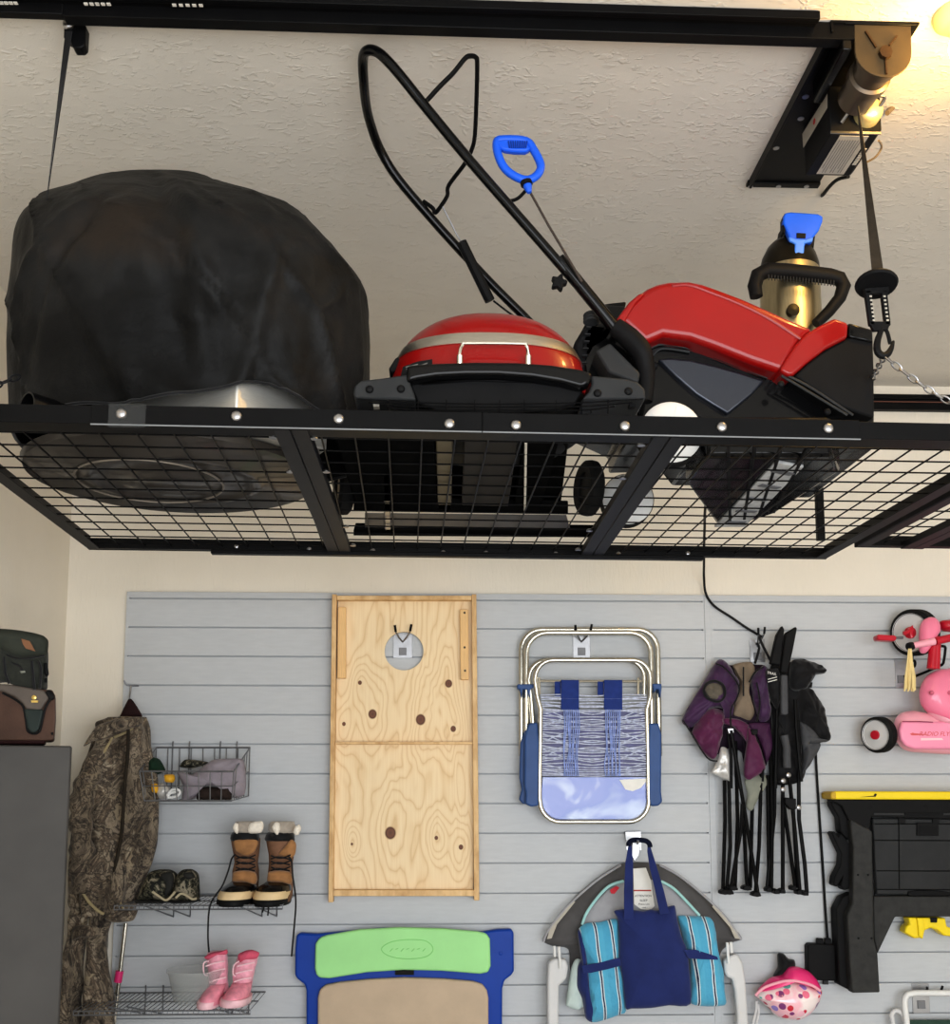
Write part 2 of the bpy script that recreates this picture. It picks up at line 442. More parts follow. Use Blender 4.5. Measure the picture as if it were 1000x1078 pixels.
def glass(name, col, rough=.08, alpha=.35):
    m = N(name); m.base(m.ramp(m.noise(m.obj(), 6), [(.3, col), (.7, col)]))
    m.set(Roughness=rough, Alpha=alpha); return m.m
CLEAR = glass('clear tub plastic', (190, 194, 192), .15, .24)
CORDV = mat('clear blue vinyl cord', (196, 202, 222), .2, 0, .3, 60, coat=.5)
def vinyl_m():
    m = N('clear blue vinyl sling'); v = m.obj()
    m.base(m.ramp(m.noise(v, 5, 3, .5, .6), [(.34, (186, 202, 236)), (.5, (106, 128, 208)), (.62, (120, 138, 214)), (.74, (214, 226, 248))]))
    m.set(Roughness=.12, Coat_Weight=.6, Alpha=.82); return m.m
VINYL = vinyl_m()
def frost(name, col):
    m = N(name); m.base(m.ramp(m.noise(m.obj(), 8), [(.3, col), (.7, col)])); m.set(Roughness=.35, Alpha=.5); return m.m
TAPE = frost('clear tape', (120, 122, 122)); TAPE.node_tree.nodes['Principled BSDF'].inputs['Alpha'].default_value = .08
BULB = N('lit bulb glass'); BULB.base(BULB.ramp(BULB.noise(BULB.obj(), 5), [(.3, (255, 222, 150)), (.7, (255, 226, 160))])); BULB.set(Emission_Color=lin((255, 206, 110)), Emission_Strength=14.); BULB = BULB.m
# ================================================================= the room
XR = 4.2
struct(MB().box(WL-.1, XR+.1, -2.6, WALL+.1, -.1, 0).build('floor', FLOORM, smooth_=False))
struct(MB().box(WL-.1, XR+.1, -2.0, WALL+.1, CEIL, CEIL+.1).build('ceiling', CEILM, smooth_=False))
struct(MB().box(WL-.1, XR+.1, WALL, WALL+.1, 0, CEIL).build('wall_back', WALLM, smooth_=False))
struct(MB().box(WL-.1, WL, -2.0, WALL, 0, CEIL).build('wall_left', WALLM, smooth_=False))
struct(MB().box(XR, XR+.1, -2.0, WALL, 0, CEIL).build('wall_right', WALLM, smooth_=False))
# slatwall: two boards of grooved PVC and the joint strip between them
GY = [630.7, 660.7, 690.8, 721.2, 751.7, 783, 814.3, 845.5, 877.3, 909, 941.3, 973.6, 1006.1, 1038.7, 1071.4]
ztop = PY(250, 623.5, SLAT).z
g0 = PY(250, 660.7, SLAT).z; g1 = PY(250, 1071.4, SLAT).z; pitch = (g0-g1)/13
GZ = [g0+pitch-i*pitch for i in range(19)]
def slat(name, x0, x1, e0, e1):
    """e0/e1: plain margin at the ends, where the grooves stop"""
    m = MB(); gh = .0065
    prof = []
    z = ztop; zb = .1
    edges = [ztop]+[v for gz in GZ for v in (gz+gh/2, gz-gh/2)]+[zb]
    for i in range(0, len(edges), 2):            # faces between grooves
        m.box(x0+e0, x1-e1, SLAT, SLAT+.004, edges[i+1], edges[i])
    m.box(x0, x0+e0, SLAT, SLAT+.018, zb, ztop); m.box(x1-e1, x1, SLAT, SLAT+.018, zb, ztop)
    m.box(x0+e0, x1-e1, SLAT+.018, WALL-.0005, zb, ztop)
    return struct(m.build(name, SLATM, smooth_=False))
xl = PY(133, 640, SLAT).x; xs = PY(744, 640, SLAT).x
slat('trim_1', xl, xs, .012, .018); slat('trim_2', xs+.004, XR-.02, .022, .012)
struct(MB().box(xs-.012, xs+.016, SLAT-.004, SLAT+.002, .1, ztop).build('trim_3', SLATM, bevel=.002))
# black track on the back wall right under the ceiling
a = PY(690, 412.5, SLAT); b = PY(690, 429, SLAT)
rail = thing('wall_track', 'long black metal track along the top of the back wall', 'track', (2.4, SLAT, b.z))
MB().box(a.x, XR-.05, SLAT-.012, WALL-.001, b.z, b.z+.03).box(a.x, XR-.05, SLAT-.006, WALL-.001, b.z+.03, a.z-.022).box(a.x, XR-.05, SLAT-.012, WALL-.001, a.z-.022, a.z).build('channel', BLACK, rail, bevel=.002)
MB().box(a.x, XR-.05, SLAT-.014, SLAT-.011, b.z+.034, b.z+.038).build('edge_strip', mat('dull brown strip', (110, 70, 58), .5), rail)

# ================================================================= storage racks under the ceiling
BOLT = MB().lathe([(0, -.001), (.011, -.001), (.011, .002), (.0095, .0055), (.006, .0075), (0, .008)], (0, 0, 0), (0, -1, 0), 14).build('bolt', STEEL)
BOLTME = BOLT.data; bpy.data.objects.remove(BOLT)
def bolt(p, parent, rot=None, sc=1.):
    o = bpy.data.objects.new('bolt', BOLTME); COL.objects.link(o); o.parent = parent
    if parent.type == 'EMPTY': o.matrix_parent_inverse = Matrix.Translation(-parent.location)
    o.location = V(p); o.scale = (sc,)*3
    if rot is not None: o.rotation_euler = rot
    return o
ZR = 2.369
RL, RR = PZ(94, 579, ZR), PZ(872, 587, ZR)
rc = (RL+RR)/2; rot = math.radians(1.5)
U = V((math.cos(rot), math.sin(rot), 0)); D = V((math.sin(rot), -math.cos(rot), 0)); Wd = (RR-RL).length; DEP = 1.262
MAT_R = Matrix((tuple((U.x, -D.x, 0)), tuple((U.y, -D.y, 0)), (0, 0, 1))).to_4x4()
def rack(name, label, cat, origin, wid, dep, bars, cell=(.0765, .09), front_splice=False, group=None):
    """origin: rear left lower corner; local u along the rack, v toward the viewer"""
    root = thing(name, label, cat, origin+U*wid/2+D*dep/2, group)
    L = Matrix.Translation(origin) @ MAT_R                   # local (u, -v, w)
    def lb(m, u0, u1, v0, v1, w0, w1): m.box(u0, u1, -v1, -v0, w0, w1, L); return m
    t, h = .004, .040
    f = lb(lb(MB(), 0, wid, 0, t, 0, h), 0, wid, t, .032, 0, t); f.build('rear_rail', BLACK, root, bevel=.0015)
    f = lb(lb(MB(), -.02, wid+.02, dep-t, dep, 0, h), -.02, wid+.02, dep-.062, dep-t, 0, t); f.build('front_rail', BLACK, root, bevel=.0015)
    f = lb(lb(MB(), 0, t, t, dep-t-.001, 0, h+.006), t, .04, .034, dep-.064, -.001, t-.001); f.build('side_beam', BLACKM, root, bevel=.0015)
    f = lb(lb(MB(), wid-t, wid, t, dep-t-.001, 0, h+.006), wid-.04, wid-t, .034, dep-.064, -.001, t-.001); f.build('side_beam', BLACKM, root, bevel=.0015)
    edges = [.006]
    for ub, uf in bars:
        w2 = .0375; mid = (ub+uf)/2
        for sx in (-1, 1):
            p = [L @ V((ub+sx*.001, -.001, -.003)), L @ V((ub+sx*w2, -.001, -.003)), L @ V((uf+sx*w2, -dep+.006, -.003)), L @ V((uf+sx*.001, -dep+.006, -.003))]
            MB().prism(p, (0, 0, .022)).build('cross_bar', BLACKM, root, bevel=.0015)
        edges.append(mid)
    edges.append(wid-.006)
    for i in range(len(edges)-1):
        m = MB(); u0, u1 = edges[i]+(.03 if i else 0), edges[i+1]-(.03 if i < len(edges)-2 else 0)
        z0, r = .0135, .0023
        n = int((u1-u0)/cell[0])
        for k in range(n+1):
            u = u0+.014+k*(u1-u0-.02)/n
            m.tube([L @ V((u, -.02, z0)), L @ V((u, -dep+.03, z0))], r, 5)
        nv = int((dep-.05)/cell[1])
        for k in range(nv+1):
            v = .03+k*(dep-.06)/nv
            m.tube([L @ V((u0, -v, z0+2*r)), L @ V((u1, -v, z0+2*r))], r, 5)
        m.build('wire_deck', BLACK, root, ang=60)
    return root, L
barpx = [((358.5, 585), (309, 462)), ((621, 588), (699, 468))]
Linv = (Matrix.Translation(RL) @ MAT_R).inverted()
bars = []
for (bx, by), (fx, fy) in barpx:
    b_ = Linv @ PZ(bx, by-1, ZR); f_ = Linv @ PZ(fx, fy, ZR); bars.append((b_.x, f_.x))
rk, RK = rack('ceiling_storage_rack', 'wide black steel mesh rack loaded with the grill and the snow blower', 'storage rack', RL, Wd, DEP, bars)
def Rl(u, v, w): return RK @ V((u, -v, w))
# splice plates along the front; grey strips paint the highlight on their lip
for x0, x1 in ((93, 507.5), (508.5, 906)):
    ua = (Linv @ PZ(x0, 442+.023*(x0-93), ZR)).x; ub = (Linv @ PZ(x1, 442+.023*(x1-93), ZR)).x
    m = MB().box(ua, ub, -DEP-.0045, -DEP-.0005, -.004, .041, RK).box(ua, ub, -DEP-.008, -DEP-.004, -.006, -.002, RK)
    m.build('splice_plate', BLACK, rk, bevel=.001)
    MB().box(ua, ub, -DEP-.0092, -DEP-.0080, -.0055, -.0025, RK).build('lip_highlight', mat('grey rail lip highlight', (120, 122, 124), .45), rk, smooth_=False)
frontY = lambda px: (RK @ V(((Linv @ PZ(px, 450, ZR)).x, -DEP-.005, 0))).y
for px, py in ((128, 436), (249, 438.5), (356.5, 441.5), (473, 446.5), (543, 448), (657.5, 449), (759.5, 450), (871.5, 451.5)):
    bolt(PY(px, py, frontY(px)), rk, (0, 0, rot), 1.1)
rearY = lambda px: (RK @ V(((Linv @ PZ(px, 580, ZR)).x, -.0045, 0))).y
for px, py in ((249, 575.5), (325.5, 578.5), (392.5, 580), (466.5, 582), (511.5, 582.5), (585, 583.5), (651, 583.5), (724, 583)):
    bolt(PY(px, py, rearY(px)), rk, (0, 0, rot), .8)
for px, py in ((287.5, 461), (305.5, 497), (330.5, 462), (343.5, 497), (364, 555), (371.5, 574.5), (675, 469), (655.5, 504), (620.5, 559), (608.5, 579)):
    bolt(PZ(px, py, ZR-.001), rk, (-PI/2, 0, 0), .85)
# clear tape wound round the front rail
ta = PY(115, 436, frontY(115)); tb = PY(154, 437, frontY(150))
MB().box(0, (tb-ta).length, -.001, .0005, -.03, .022, Matrix.Translation(V((ta.x, ta.y-.005, ta.z))) @ MAT_R).build('tape_wrap', TAPE, rk)
for px, py in ((864, 569),):
    q = PZ(px, py, ZR+.006); MB().box(q.x-.012, q.x+.012, q.y-.01, q.y+.01, ZR+.006, ZR+.27).build('corner_post', BLACK, rk, bevel=.002)
uA = (Linv @ PZ(228, 586, ZR)).x; uB = (Linv @ PZ(735, 590, ZR)).x
MB().box(uA, uB, -.03, -.002, -.012, -.0005, RK).build('stiffener_bar', BLACK, rk, bevel=.001)
# second rack to the right
R2L = V((1.345, 3.415, ZR+.004))
rk2, RK2 = rack('ceiling_storage_rack', 'second black mesh rack, empty, beyond the right end of the loaded rack', 'storage rack', R2L, 2.44, 1.17, [(.19, .21), (1.4, 1.4)])
# ================================================================= motor lift on the ceiling
BZ = CEIL-.045
pa, pb = PZ(-60, 23.2, BZ), PZ(895, 51.5, BZ)
d_ = (pb-pa); d_.z = 0; ln = d_.length; du = d_.normalized(); dn = V((-du.y, du.x, 0))     # dn: away from the viewer
lf = thing('motorized_ceiling_lift', 'black motorized strap lift, a long rail and motor box bolted to the ceiling', 'lift', (pa+pb)/2+V((0, 0, CEIL-BZ)))
LM = Matrix.Translation(V((pa.x, pa.y, 0))) @ Matrix(((du.x, dn.x, 0), (du.y, dn.y, 0), (0, 0, 1))).to_4x4()
def lb(m, a0, a1, n0, n1, z0, z1): return m.box(a0, a1, n0, n1, z0, z1, LM)
l858 = (LM.inverted() @ PZ(858, 30, CEIL-.02)).x
l72 = (LM.inverted() @ PZ(72, 30, BZ)).x
nn = lambda py, z: (LM.inverted() @ PZ(600, py, z)).y
na, nb_, nc, nd = nn(11.5, CEIL-.022), nn(17, CEIL-.022), nn(24, CEIL-.016), nn(25, CEIL-.03)
m = MB(); lb(m, 0, l858, na, nb_, CEIL-.022, CEIL-.001); lb(m, 0, l858, nb_+.002, nc, CEIL-.016, CEIL-.001); lb(m, 0, l858, na+.001, nc, CEIL-.008, CEIL-.001)
m.build('upper_ledge', BLACK, lf, bevel=.0015)
m = MB(); lb(m, 0, ln, nc+.001, nc+.006, CEIL-.02, CEIL-.001); lb(m, 0, ln, nc+.006, -.03, CEIL-.027, CEIL-.001); lb(m, 0, l72, -.034, -.012, BZ+.004, CEIL-.001); lb(m, l72, ln, -.034, 0, BZ, CEIL-.001)
m.build('ceiling_rail', BLACK, lf, bevel=.002)
m = MB()
for x0 in (0, 5, 10, 15, 89, 95, 101, 107, 113, 182, 189, 196, 203, 210):
    q = PZ(x0+1.5, 3.2+.012*x0, CEIL-.0225); m.box(q.x-.0045, q.x+.0045, q.y-.004, q.y+.004, CEIL-.0235, CEIL-.0215)
m.build('slot_row', CEILM, lf, smooth_=False)
for px, py in ((186, 22), (285, 25), (481, 29), (577, 30.5), (674, 32), (864, 38)):
    bolt(PZ(px, py, CEIL-.028), lf, (-PI/2, 0, 0), .9)
# left pulley bracket
p = PZ(80, 38, BZ)
pb_ = MB().prism([p+V((x, 0, z)) for x, z in [(-.03, .03), (.022, .03), (.022, -.022), (.014, -.03), (-.006, -.03), (-.012, -.012), (-.03, -.004)]], (0, .03, 0)).build('pulley_bracket', BLACK, lf, bevel=.004)
bolt(PY(72, 26, p.y-.002), pb_, None, 1.2)
def strap(name, pts, w0, w1, tw0, tw1, parent):
    """flat strap with twist, from pts[0] to pts[1]"""
    a, b = V(pts[0]), V(pts[1]); d = (b-a).normalized(); x = d.cross(V((0, 1, 0))).normalized(); y = d.cross(x); R = []
    n = 24
    for i in range(n+1):
        t = i/n; c = a.lerp(b, t); w = w0+(w1-w0)*t; an = tw0+(tw1-tw0)*t
        q = x*math.cos(an)+y*math.sin(an); r = q.cross(d)*.0012
        R.append([c-q*w/2-r, c+q*w/2-r, c+q*w/2+r, c-q*w/2+r])
    return MB().rings(R).build(name, mat('brown black webbing', (48, 42, 34), .75, 0, .2, 60, .3, 500) if w1 > .02 else BLACKF, parent)
s1 = strap('strap', (PY(72.5, 33, pa.y+.03), PY(46, 235, 2.45)), .016, .010, .1, 1.35, lf)
s2 = strap('strap', (PY(903, 112, 2.44), PY(925.5, 300, 2.45)), .004, .028, 1.1, .15, lf)
# right hand: plate, housing, drum
q0, q1 = PZ(857, 60, CEIL-.004), PZ(783.5, 197, CEIL-.004); x0 = (q0.x+q1.x)/2; x1 = x0+.215
ye = PZ(783.5, 190, CEIL-.004).y; yb = pb.y-.04
m = MB().box(x0, x1, yb, ye, CEIL-.006, CEIL-.0005).box(x0, x0+.006, yb, ye, CEIL-.03, CEIL-.006).build('mount_plate', BLACK, lf, bevel=.001)
lip = MB().box(x0-.003, x1+.003, ye, ye+.024, CEIL-.012, CEIL-.0005).build('plate_lip', BLACK, lf, bevel=.002)
for px in (790, 819.5, 849): bolt(PZ(px, 196.5, CEIL-.013), lf, (-PI/2, 0, 0), .7)
for px, py in ((864.5, 87), (848, 102), (843, 125), (817, 156)): bolt(PZ(px, py, CEIL-.007), lf, (-PI/2, 0, 0), .8)
hb = CEIL-.14
c = [PZ(877, 141, hb), PZ(932, 143, hb), PZ(894, 187, hb), PZ(846, 183, hb)]
hx0 = (c[0].x+c[3].x)/2; hx1 = (c[1].x+c[2].x)/2; hy0 = c[0].y; hy1 = (c[2].y+c[3].y)/2
hs = MB().prism([V((x, 0, z)) + V((0, hy0, 0)) for x, z in [(hx0, CEIL-.006), (hx0, hb+.0), (hx1-.012, hb), (hx1, hb+.014), (hx1, CEIL-.006)]], (0, hy1-hy0, 0)).build('motor_housing', BLACKP, lf, bevel=.003)
lw = hx1-hx0
lab = MB().box(hx0+.2*lw, hx0+.76*lw, hy0+.03*(hy1-hy0), hy1-.01, hb-.0012, hb+.0002).build('rating_label', LABELG, hs)
m = MB()
for i in range(9):
    xx = hx0+.24*lw+i*.052*lw; m.box(xx, xx+.012*lw, hy0+.12*(hy1-hy0), hy1-.018-(.02 if i % 3 == 0 else 0), hb-.002, hb-.0008)
m.build('label_print', INKG, hs, smooth_=False)
m = MB()
for i in range(8): m.box(hx0+.80*lw, hx0+.88*lw, hy0+.06+i*.010, hy0+.066+i*.010, hb-.002, hb+.0002)
m.build('barcode_print', LABELG, hs, smooth_=False)
sy = lambda px, py: PX_(px, py, hx0-.0012)
def PX_(px, py, X):
    d = ray(px, py); return EYEV+d*(X/d.x)
sl = [sy(870.5, 99), sy(870.5, 113.5), sy(845.5, 155.5), sy(844.5, 141)]
MB().prism(sl, (.001, 0, 0)).build('side_label', LABELG, hs, smooth_=False)
qc = (sl[0]+sl[1]+sl[2]+sl[3])/4
MB().lathe([(0, 0), (.008, 0), (.008, .001), (0, .001)], qc+V((-.0004, 0, 0)), (-1, 0, 0), 14).build('label_emblem', INKR, hs)
# housing mouth toward the viewer with rim
rim = PY(905, 143, hy0-.002)
MB().box(hx0, hx1-.004, hy0-.004, hy0, hb, hb+.006).build('housing_rim', STEEL, hs)
# strap drum (axis along the depth), motor end and front gear plate
gy = pb.y-.035
gc = PY(930, 56, gy); gl = PY(901, 56, gy).x; gr = PY(960.5, 56, gy).x; gz0 = PY(930, 81, gy).z; gz1 = CEIL-.001
rr = (gr-gl)/2; pts = [V((gl, gy, gz1)), V((gr, gy, gz1))]+[V((gc.x+rr*math.cos(math.radians(a)), gy, gz0+rr*.95+rr*.95*math.sin(math.radians(a)))) for a in range(0, -181, -12)]
gp = MB().prism(pts, (0, .006, 0)).build('gear_plate', GOLDPLATE, lf, bevel=.001)
bh = MB().lathe([(0, 0), (.016, 0), (.016, .012), (0, .013)], PY(931, 57, gy)+V((0, .001, 0)), (0, -1, 0), 8).build('hub_nut', mat('dark bronze', (70, 52, 36), .4, .7), gp)
for a, b in (((911, 33), (922, 50)), ((944, 38), (936, 48)), ((932, 63), (933, 78))):
    MB().bar(PY(a[0], a[1], gy-.002), PY(b[0], b[1], gy-.002), .004, .006, V((0, 1, 0))).build('plate_rib', mat('dark bronze', (70, 52, 36), .4, .7), gp)
MB().box(PY(889, 28, gy).x, PY(965, 28, gy).x, gy-.004, gy+.16, CEIL-.008, CEIL-.0005).build('top_flange', BLACK, lf, bevel=.002)
MB().box(gl-.03, gl-.006, gy+.004, hy0-.02, CEIL-.07, CEIL-.008).build('drum_cheek', BLACKG, lf, bevel=.004)
dcz = gz0+.055
MB().lathe([(0, 0), (.052, 0), (.052, .02), (.044, .024), (.044, .06), (.052, .064), (.052, .085), (.045, .09), (.045, .16), (0, .16)], V((gc.x-.004, gy+.008, dcz)), (0, 1, 0), 28).build('strap_drum', mat('dark drum steel', (88, 78, 66), .35, .6), lf)
MB().lathe([(0, -.012), (.022, -.010), (.030, -.004), (.034, .004), (.034, .05), (0, .05)], V((PY(912, 124, hy0).x, hy0-.03, PY(912, 122, hy0).z)), (0, 1, 0), 24).build('motor_end', mat('pale metal motor end', (226, 210, 150), .35, .5), lf)
MB().tube_px([(886, 129, hy0-.005), (902, 106, hy0-.05), (907, 101, hy0-.06), (928, 101, hy0-.06), (930, 106, hy0-.05), (915, 126, hy0-.01)], .0045, sm=4, seg=7).build('strap_guide', STEEL, lf)
MB().tube_px([(925, 148, hy0+.05), (928, 155, hy0+.1), (922, 165, hy0+.12), (912, 171, hy0+.14)], .003, sm=4, seg=6).build('wire_loop', CORDG, lf)
# hook block on the right strap
HY = 2.45
hk = MB().lathe([(0, -.004), (.047, -.006), (.050, 0), (.047, .006), (0, .008)], PY(922.5, 299, HY), (.10, .28, 1), 28).build('stop_disc', BLACKP, s2, bevel=.001)
m = MB()
for xa, xb in ((914, 918.5), (931, 935)):
    m.prism_px([(xa-3.5, 306), (xa+3, 305), (xb+3.5-.5, 342), (xb-3, 342)], HY-.006, .012)
m.prism_px([(915, 338), (938, 338), (935, 347), (920, 348)], HY-.006, .012)
m.prism_px([(910, 303), (936, 301), (936, 308), (911, 309)], HY-.006, .012)
m.build('hook_block', BLACKP, s2, bevel=.002)
m = MB()
for i in range(7):
    for xa in (916.5+i*.55, 931+i*.55):
        q = PY(xa, 312+i*4.2, HY-.0065); m.box(q.x-.0028, q.x+.0028, q.y-.001, q.y+.001, q.z-.002, q.z+.002)
m.build('ladder_slots', LABELG, s2, smooth_=False)
MB().tube_px([(928, 345), (926, 352), (924, 358), (923, 366), (925, 372), (930, 374.5), (935, 372), (938.5, 366), (940.5, 359)], [.007, .007, .008, .009, .009, .009, .008, .006, .003], Y=HY, sm=3, seg=8).build('hook', BLACKP, s2)
MB().tube_px([(930, 344), (934, 350), (937, 362)], .0045, Y=HY+.001, sm=3, seg=6).build('hook_latch', BLACKP, s2)
# chains from the hook to the corners of the rack
def chain(name, a, b, label, sag=.0, L=.028, group=None, col=STEEL):
    a, b = V(a), V(b); n = max(2, int((b-a).length/(L*.74))); m = MB()
    for i in range(n):
        t0, t1 = i/n, (i+1)/n
        f = lambda t: a.lerp(b, t)-V((0, 0, sag*4*t*(1-t)))
        c0, c1 = f(t0), f(t1); d = (c1-c0).normalized(); c = (c0+c1)/2
        s = d.cross(V((0, 1, 0))).normalized(); s2_ = d.cross(s)
        k = (s*.7+s2_*.7) if i % 2 else (s*.7-s2_*.7)
        hl = (c1-c0).length*.62
        m.tube([c+d*(hl-.006)*math.cos(w)*1.0+k*.0068*math.sin(w)+d*.006*math.copysign(1, math.cos(w))*abs(math.cos(w)) for w in [2*PI*j/12 for j in range(12)]], .0021, 5, True)
    return tag(m.build(name, col), label, 'chain', group)
hk0 = PY(931, 373, HY)
chain('rack_chain', hk0+V((0, 0, -.004)), Rl(Wd-.01, DEP-.03, .04), 'steel chain running from the hook to the front corner of the loaded rack', .03)
chain('rack_chain', hk0+V((0, .008, -.006)), Rl(Wd-.02, .03, .27), 'steel chain dropping from the hook behind the snow blower to the rear corner', .0)
chain('rack_chain', PY(20, 396, 2.40), Rl(.02, DEP-.05, .04), 'short dark chain at the left end of the loaded rack beside the black cover', .0, col=BLACKM)
# ceiling bulb and its cable
bx = PZ(1012, 40, CEIL-.06)
bl = thing('ceiling_bulb', 'lit warm bulb in a round holder on the ceiling beside the lift motor', 'lamp', (bx.x, bx.y, CEIL))
MB().lathe([(0, 0), (.062, 0), (.060, .012), (.044, .026), (.03, .034), (0, .034)], (bx.x, bx.y, CEIL-.0005), (0, 0, -1), 32).build('lamp_holder', CREAM, bl)
MB().lathe([(.014, 0), (.016, .012), (.028, .035), (.031, .052), (.026, .07), (.012, .08), (0, .082)], (bx.x, bx.y, CEIL-.034), (0, 0, -1), 24).build('bulb_glass', BULB, bl)
tag(MB().tube_px([(934, 119, 2.68), (945, 109, 2.72), (957, 104, 2.74), (972, 101, 2.75), (987, 91, 2.74), (996, 76, 2.68), (1004, 56, 2.6), (bx.x*0+1011, 38, bx.y+.05)], .007, sm=5).build('lamp_cable', CORDG), 'grey cable looping across the ceiling from the motor to the bulb', 'cable')
# power cord of the lift: motor -> wall -> behind the camp chairs -> power supply
P = [(893, 186, 2.92), (880, 190, 3.0), (868, 203, 3.1), (857, 222, 3.25), (820, 320, 3.6), (770, 450, 3.75), (745, 520, 3.95), (741.5, 560, 4.3), (741, 592, 4.55), (741, 608, 4.66), (743, 625, 4.688), (752, 638, 4.688), (770, 650, 4.688), (786, 661, 4.688), (803, 671, 4.688)]
MB().tube_px(P, .0055, sm=6, seg=7).build('power_cord', CORDB, lf)
# ================================================================= things standing on the rack
DK = ZR+.0205            # top of the wire deck
# ---- covered fire pit
fc = PZ(172, 498, DK); fc.y = 2.79; fc.x = PY(178, 498, 2.74).x
fp = thing('covered_fire_pit', 'round fire pit under a draped black fabric cover at the left end of the rack', 'fire pit', (fc.x, fc.y, DK))
MB().lathe([(0, .0), (.10, 0), (.105, .004), (.2, .004), (.205, 0), (.225, 0), (.23, .004), (.345, .006), (.365, .012), (.372, .028), (.36, .03), (0, .03)], (fc.x, fc.y, DK+.001), (0, 0, 1), 72).build('base_tray', mat('dark smoked tray', (62, 58, 54), .35, .2, .2, 6, coat=.2), fp)
m = MB(); m.tube([V((fc.x+.185*math.cos(a)-.06, fc.y+.20*math.sin(a), DK+.0005)) for a in [2*PI*k/60 for k in range(60)]], .0028, 6, True)
m.build('tray_ring', mat('worn grey ring', (130, 122, 112), .4, .4), fp)
MB().prism([V((PY(px, 420, Y).x, Y, DK+.032)) for px, Y in ((249, 2.405), (120, 2.56), (200, 2.95), (290, 2.95), (345, 2.60))], (0, 0, .13)).build('steel_base', mat('bright brushed steel', (214, 212, 206), .4, .75, .08, 30, .1, 60, stretch=(1, 1, 30)), fp, bevel=.004)
rows = [(474, 26, 384, 2.74, .36), (455, 25, 386, 2.735, .365), (430, 24, 387, 2.73, .37), (400, 22, 388, 2.72, .375), (375, 21, 388, 2.71, .375), (356, 21, 388, 2.70, .375), (330, 22, 387, 2.69, .37), (312, 23, 386, 2.68, .35), (290, 24, 371, 2.67, .325), (272, 24, 357, 2.66, .29), (255, 27, 342, 2.66, .25), (240, 36, 329, 2.66, .21), (231, 41, 315, 2.66, .18), (222, 52, 297, 2.67, .15), (213, 67, 277, 2.67, .12), (204, 81, 254, 2.68, .095), (196, 95, 236, 2.68, .07), (190, 115, 225, 2.68, .05), (186.5, 143, 216, 2.69, .035), (184.5, 170, 209, 2.69, .015)]
rows = dense(rows, 5)
R = loft(rows, 200, 2.4)
# hem lifted at the front right, folds falling from the peak
for i, ring in enumerate(R):
    t = i/(len(R)-1)
    for k, q in enumerate(ring):
        a = 2*PI*k/200; ct, st = math.cos(a), math.sin(a)
        if st < .35:
            px_ = 178+ct*190
            lift = .062*max(0, 1-(258-px_)/95 if px_ < 258 else 1-(px_-258)/120)-.003
            lift *= max(0, 1-t*6)
            q.z += lift*min(1, max(0, -st+.35)*3)
        w = V((ct, st, 0))
        side = min(1, max(0, 1.25-t*1.4))
        rdg = lambda x, y, z: 1-abs(noise.noise(V((x, y, z))))*2
        d = .014*noise.noise(V((ct*2.2, st*2.2, t*2.0)))+.012*(rdg(ct*2.4+3*t, st*2.4, t*2.2-1.2*ct)-.5)+.005*(rdg(ct*6-4*t, st*6, t*6+3*ct)-.5)
        d += .007*math.cos(a*9+3.0*noise.noise(V((ct, st, t*2))))*max(0, .6-t)
        fold = -.042*math.exp(-((a-(4.79-.10*t))/.045)**2)*min(1, t*2.2)*(1 if t < .93 else .3)      # creases run down from the peak
        fold += .030*math.exp(-((a-(4.87-.05*t))/.06)**2)*min(1, t*2.2)
        fold += .018*math.exp(-((a-(4.50-.9*(t-.5)))/.06)**2)*(1 if .15 < t < .85 else .2)
        fold += .016*math.exp(-((a-(5.35+.6*(t-.5)))/.05)**2)*(1 if t < .8 else .2)
        fold += -.020*math.exp(-(((a-4.3)*1.0-(t-.34)*1.6)/.05)**2)*math.exp(-((t-.36)/.2)**2)
        fold += -.016*math.exp(-(((a-4.85)*1.0+(t-.25)*1.8)/.05)**2)*math.exp(-((t-.25)/.16)**2)
        vd = noise.voronoi(V((ct*1.7+2.1*t, st*1.7, t*2.3+.6*ct))+V((3.3, 1.2, .4)))[0]; e_ = vd[1]-vd[0]
        d += .022*math.exp(-e_/.08)-.010*min(1., vd[0])
        edge = (1-abs(ct)**8)*.85+.15*(ct < 0)*0+.10
        q += w*((d*edge)+fold*edge)*side
        q.z += .004*noise.noise(V((ct*4, st*4, 9)))*max(0, 1-5*t)
cv = MB().rings(R, cap0=False).build('fabric_cover', COVER, fp, ang=180, recalc=True)
sd = cv.modifiers.new('solid', 'SOLIDIFY'); sd.thickness = .003; sd.offset = -1
m = MB()
hem = [V(q) for q in R[0]]
m.tube([q+V((0, 0, .001)) for q in hem], .004, 6, True); m.build('hem', BLACKF, fp)
# ---- short black pipe at the front left corner
pp = PY(29, 411.5, 2.31)
pi = thing('plastic_pipe', 'short open ended black pipe lying on the rack in front of the cover', 'pipe', (pp.x, 2.36, DK))
ax = V((.62, .75, 0)).normalized(); r0 = .0305
pc = V((pp.x, 2.31, DK+r0+.002))
MB().lathe([(r0-.004, .10), (r0-.004, 0), (r0, 0), (r0, .055), (r0*.9, .075), (r0*.9, .10), (r0-.004, .10)], pc, ax, 28).build('pipe_wall', BLACKG, pi)
MB().lathe([(0, .09), (r0-.003, .09), (r0-.003, .1), (0, .1)], pc, ax, 20).build('end_plug', BLACKP, pi)

BKME = BOLTME.copy(); BKME.materials.clear(); BKME.materials.append(BLACKP)
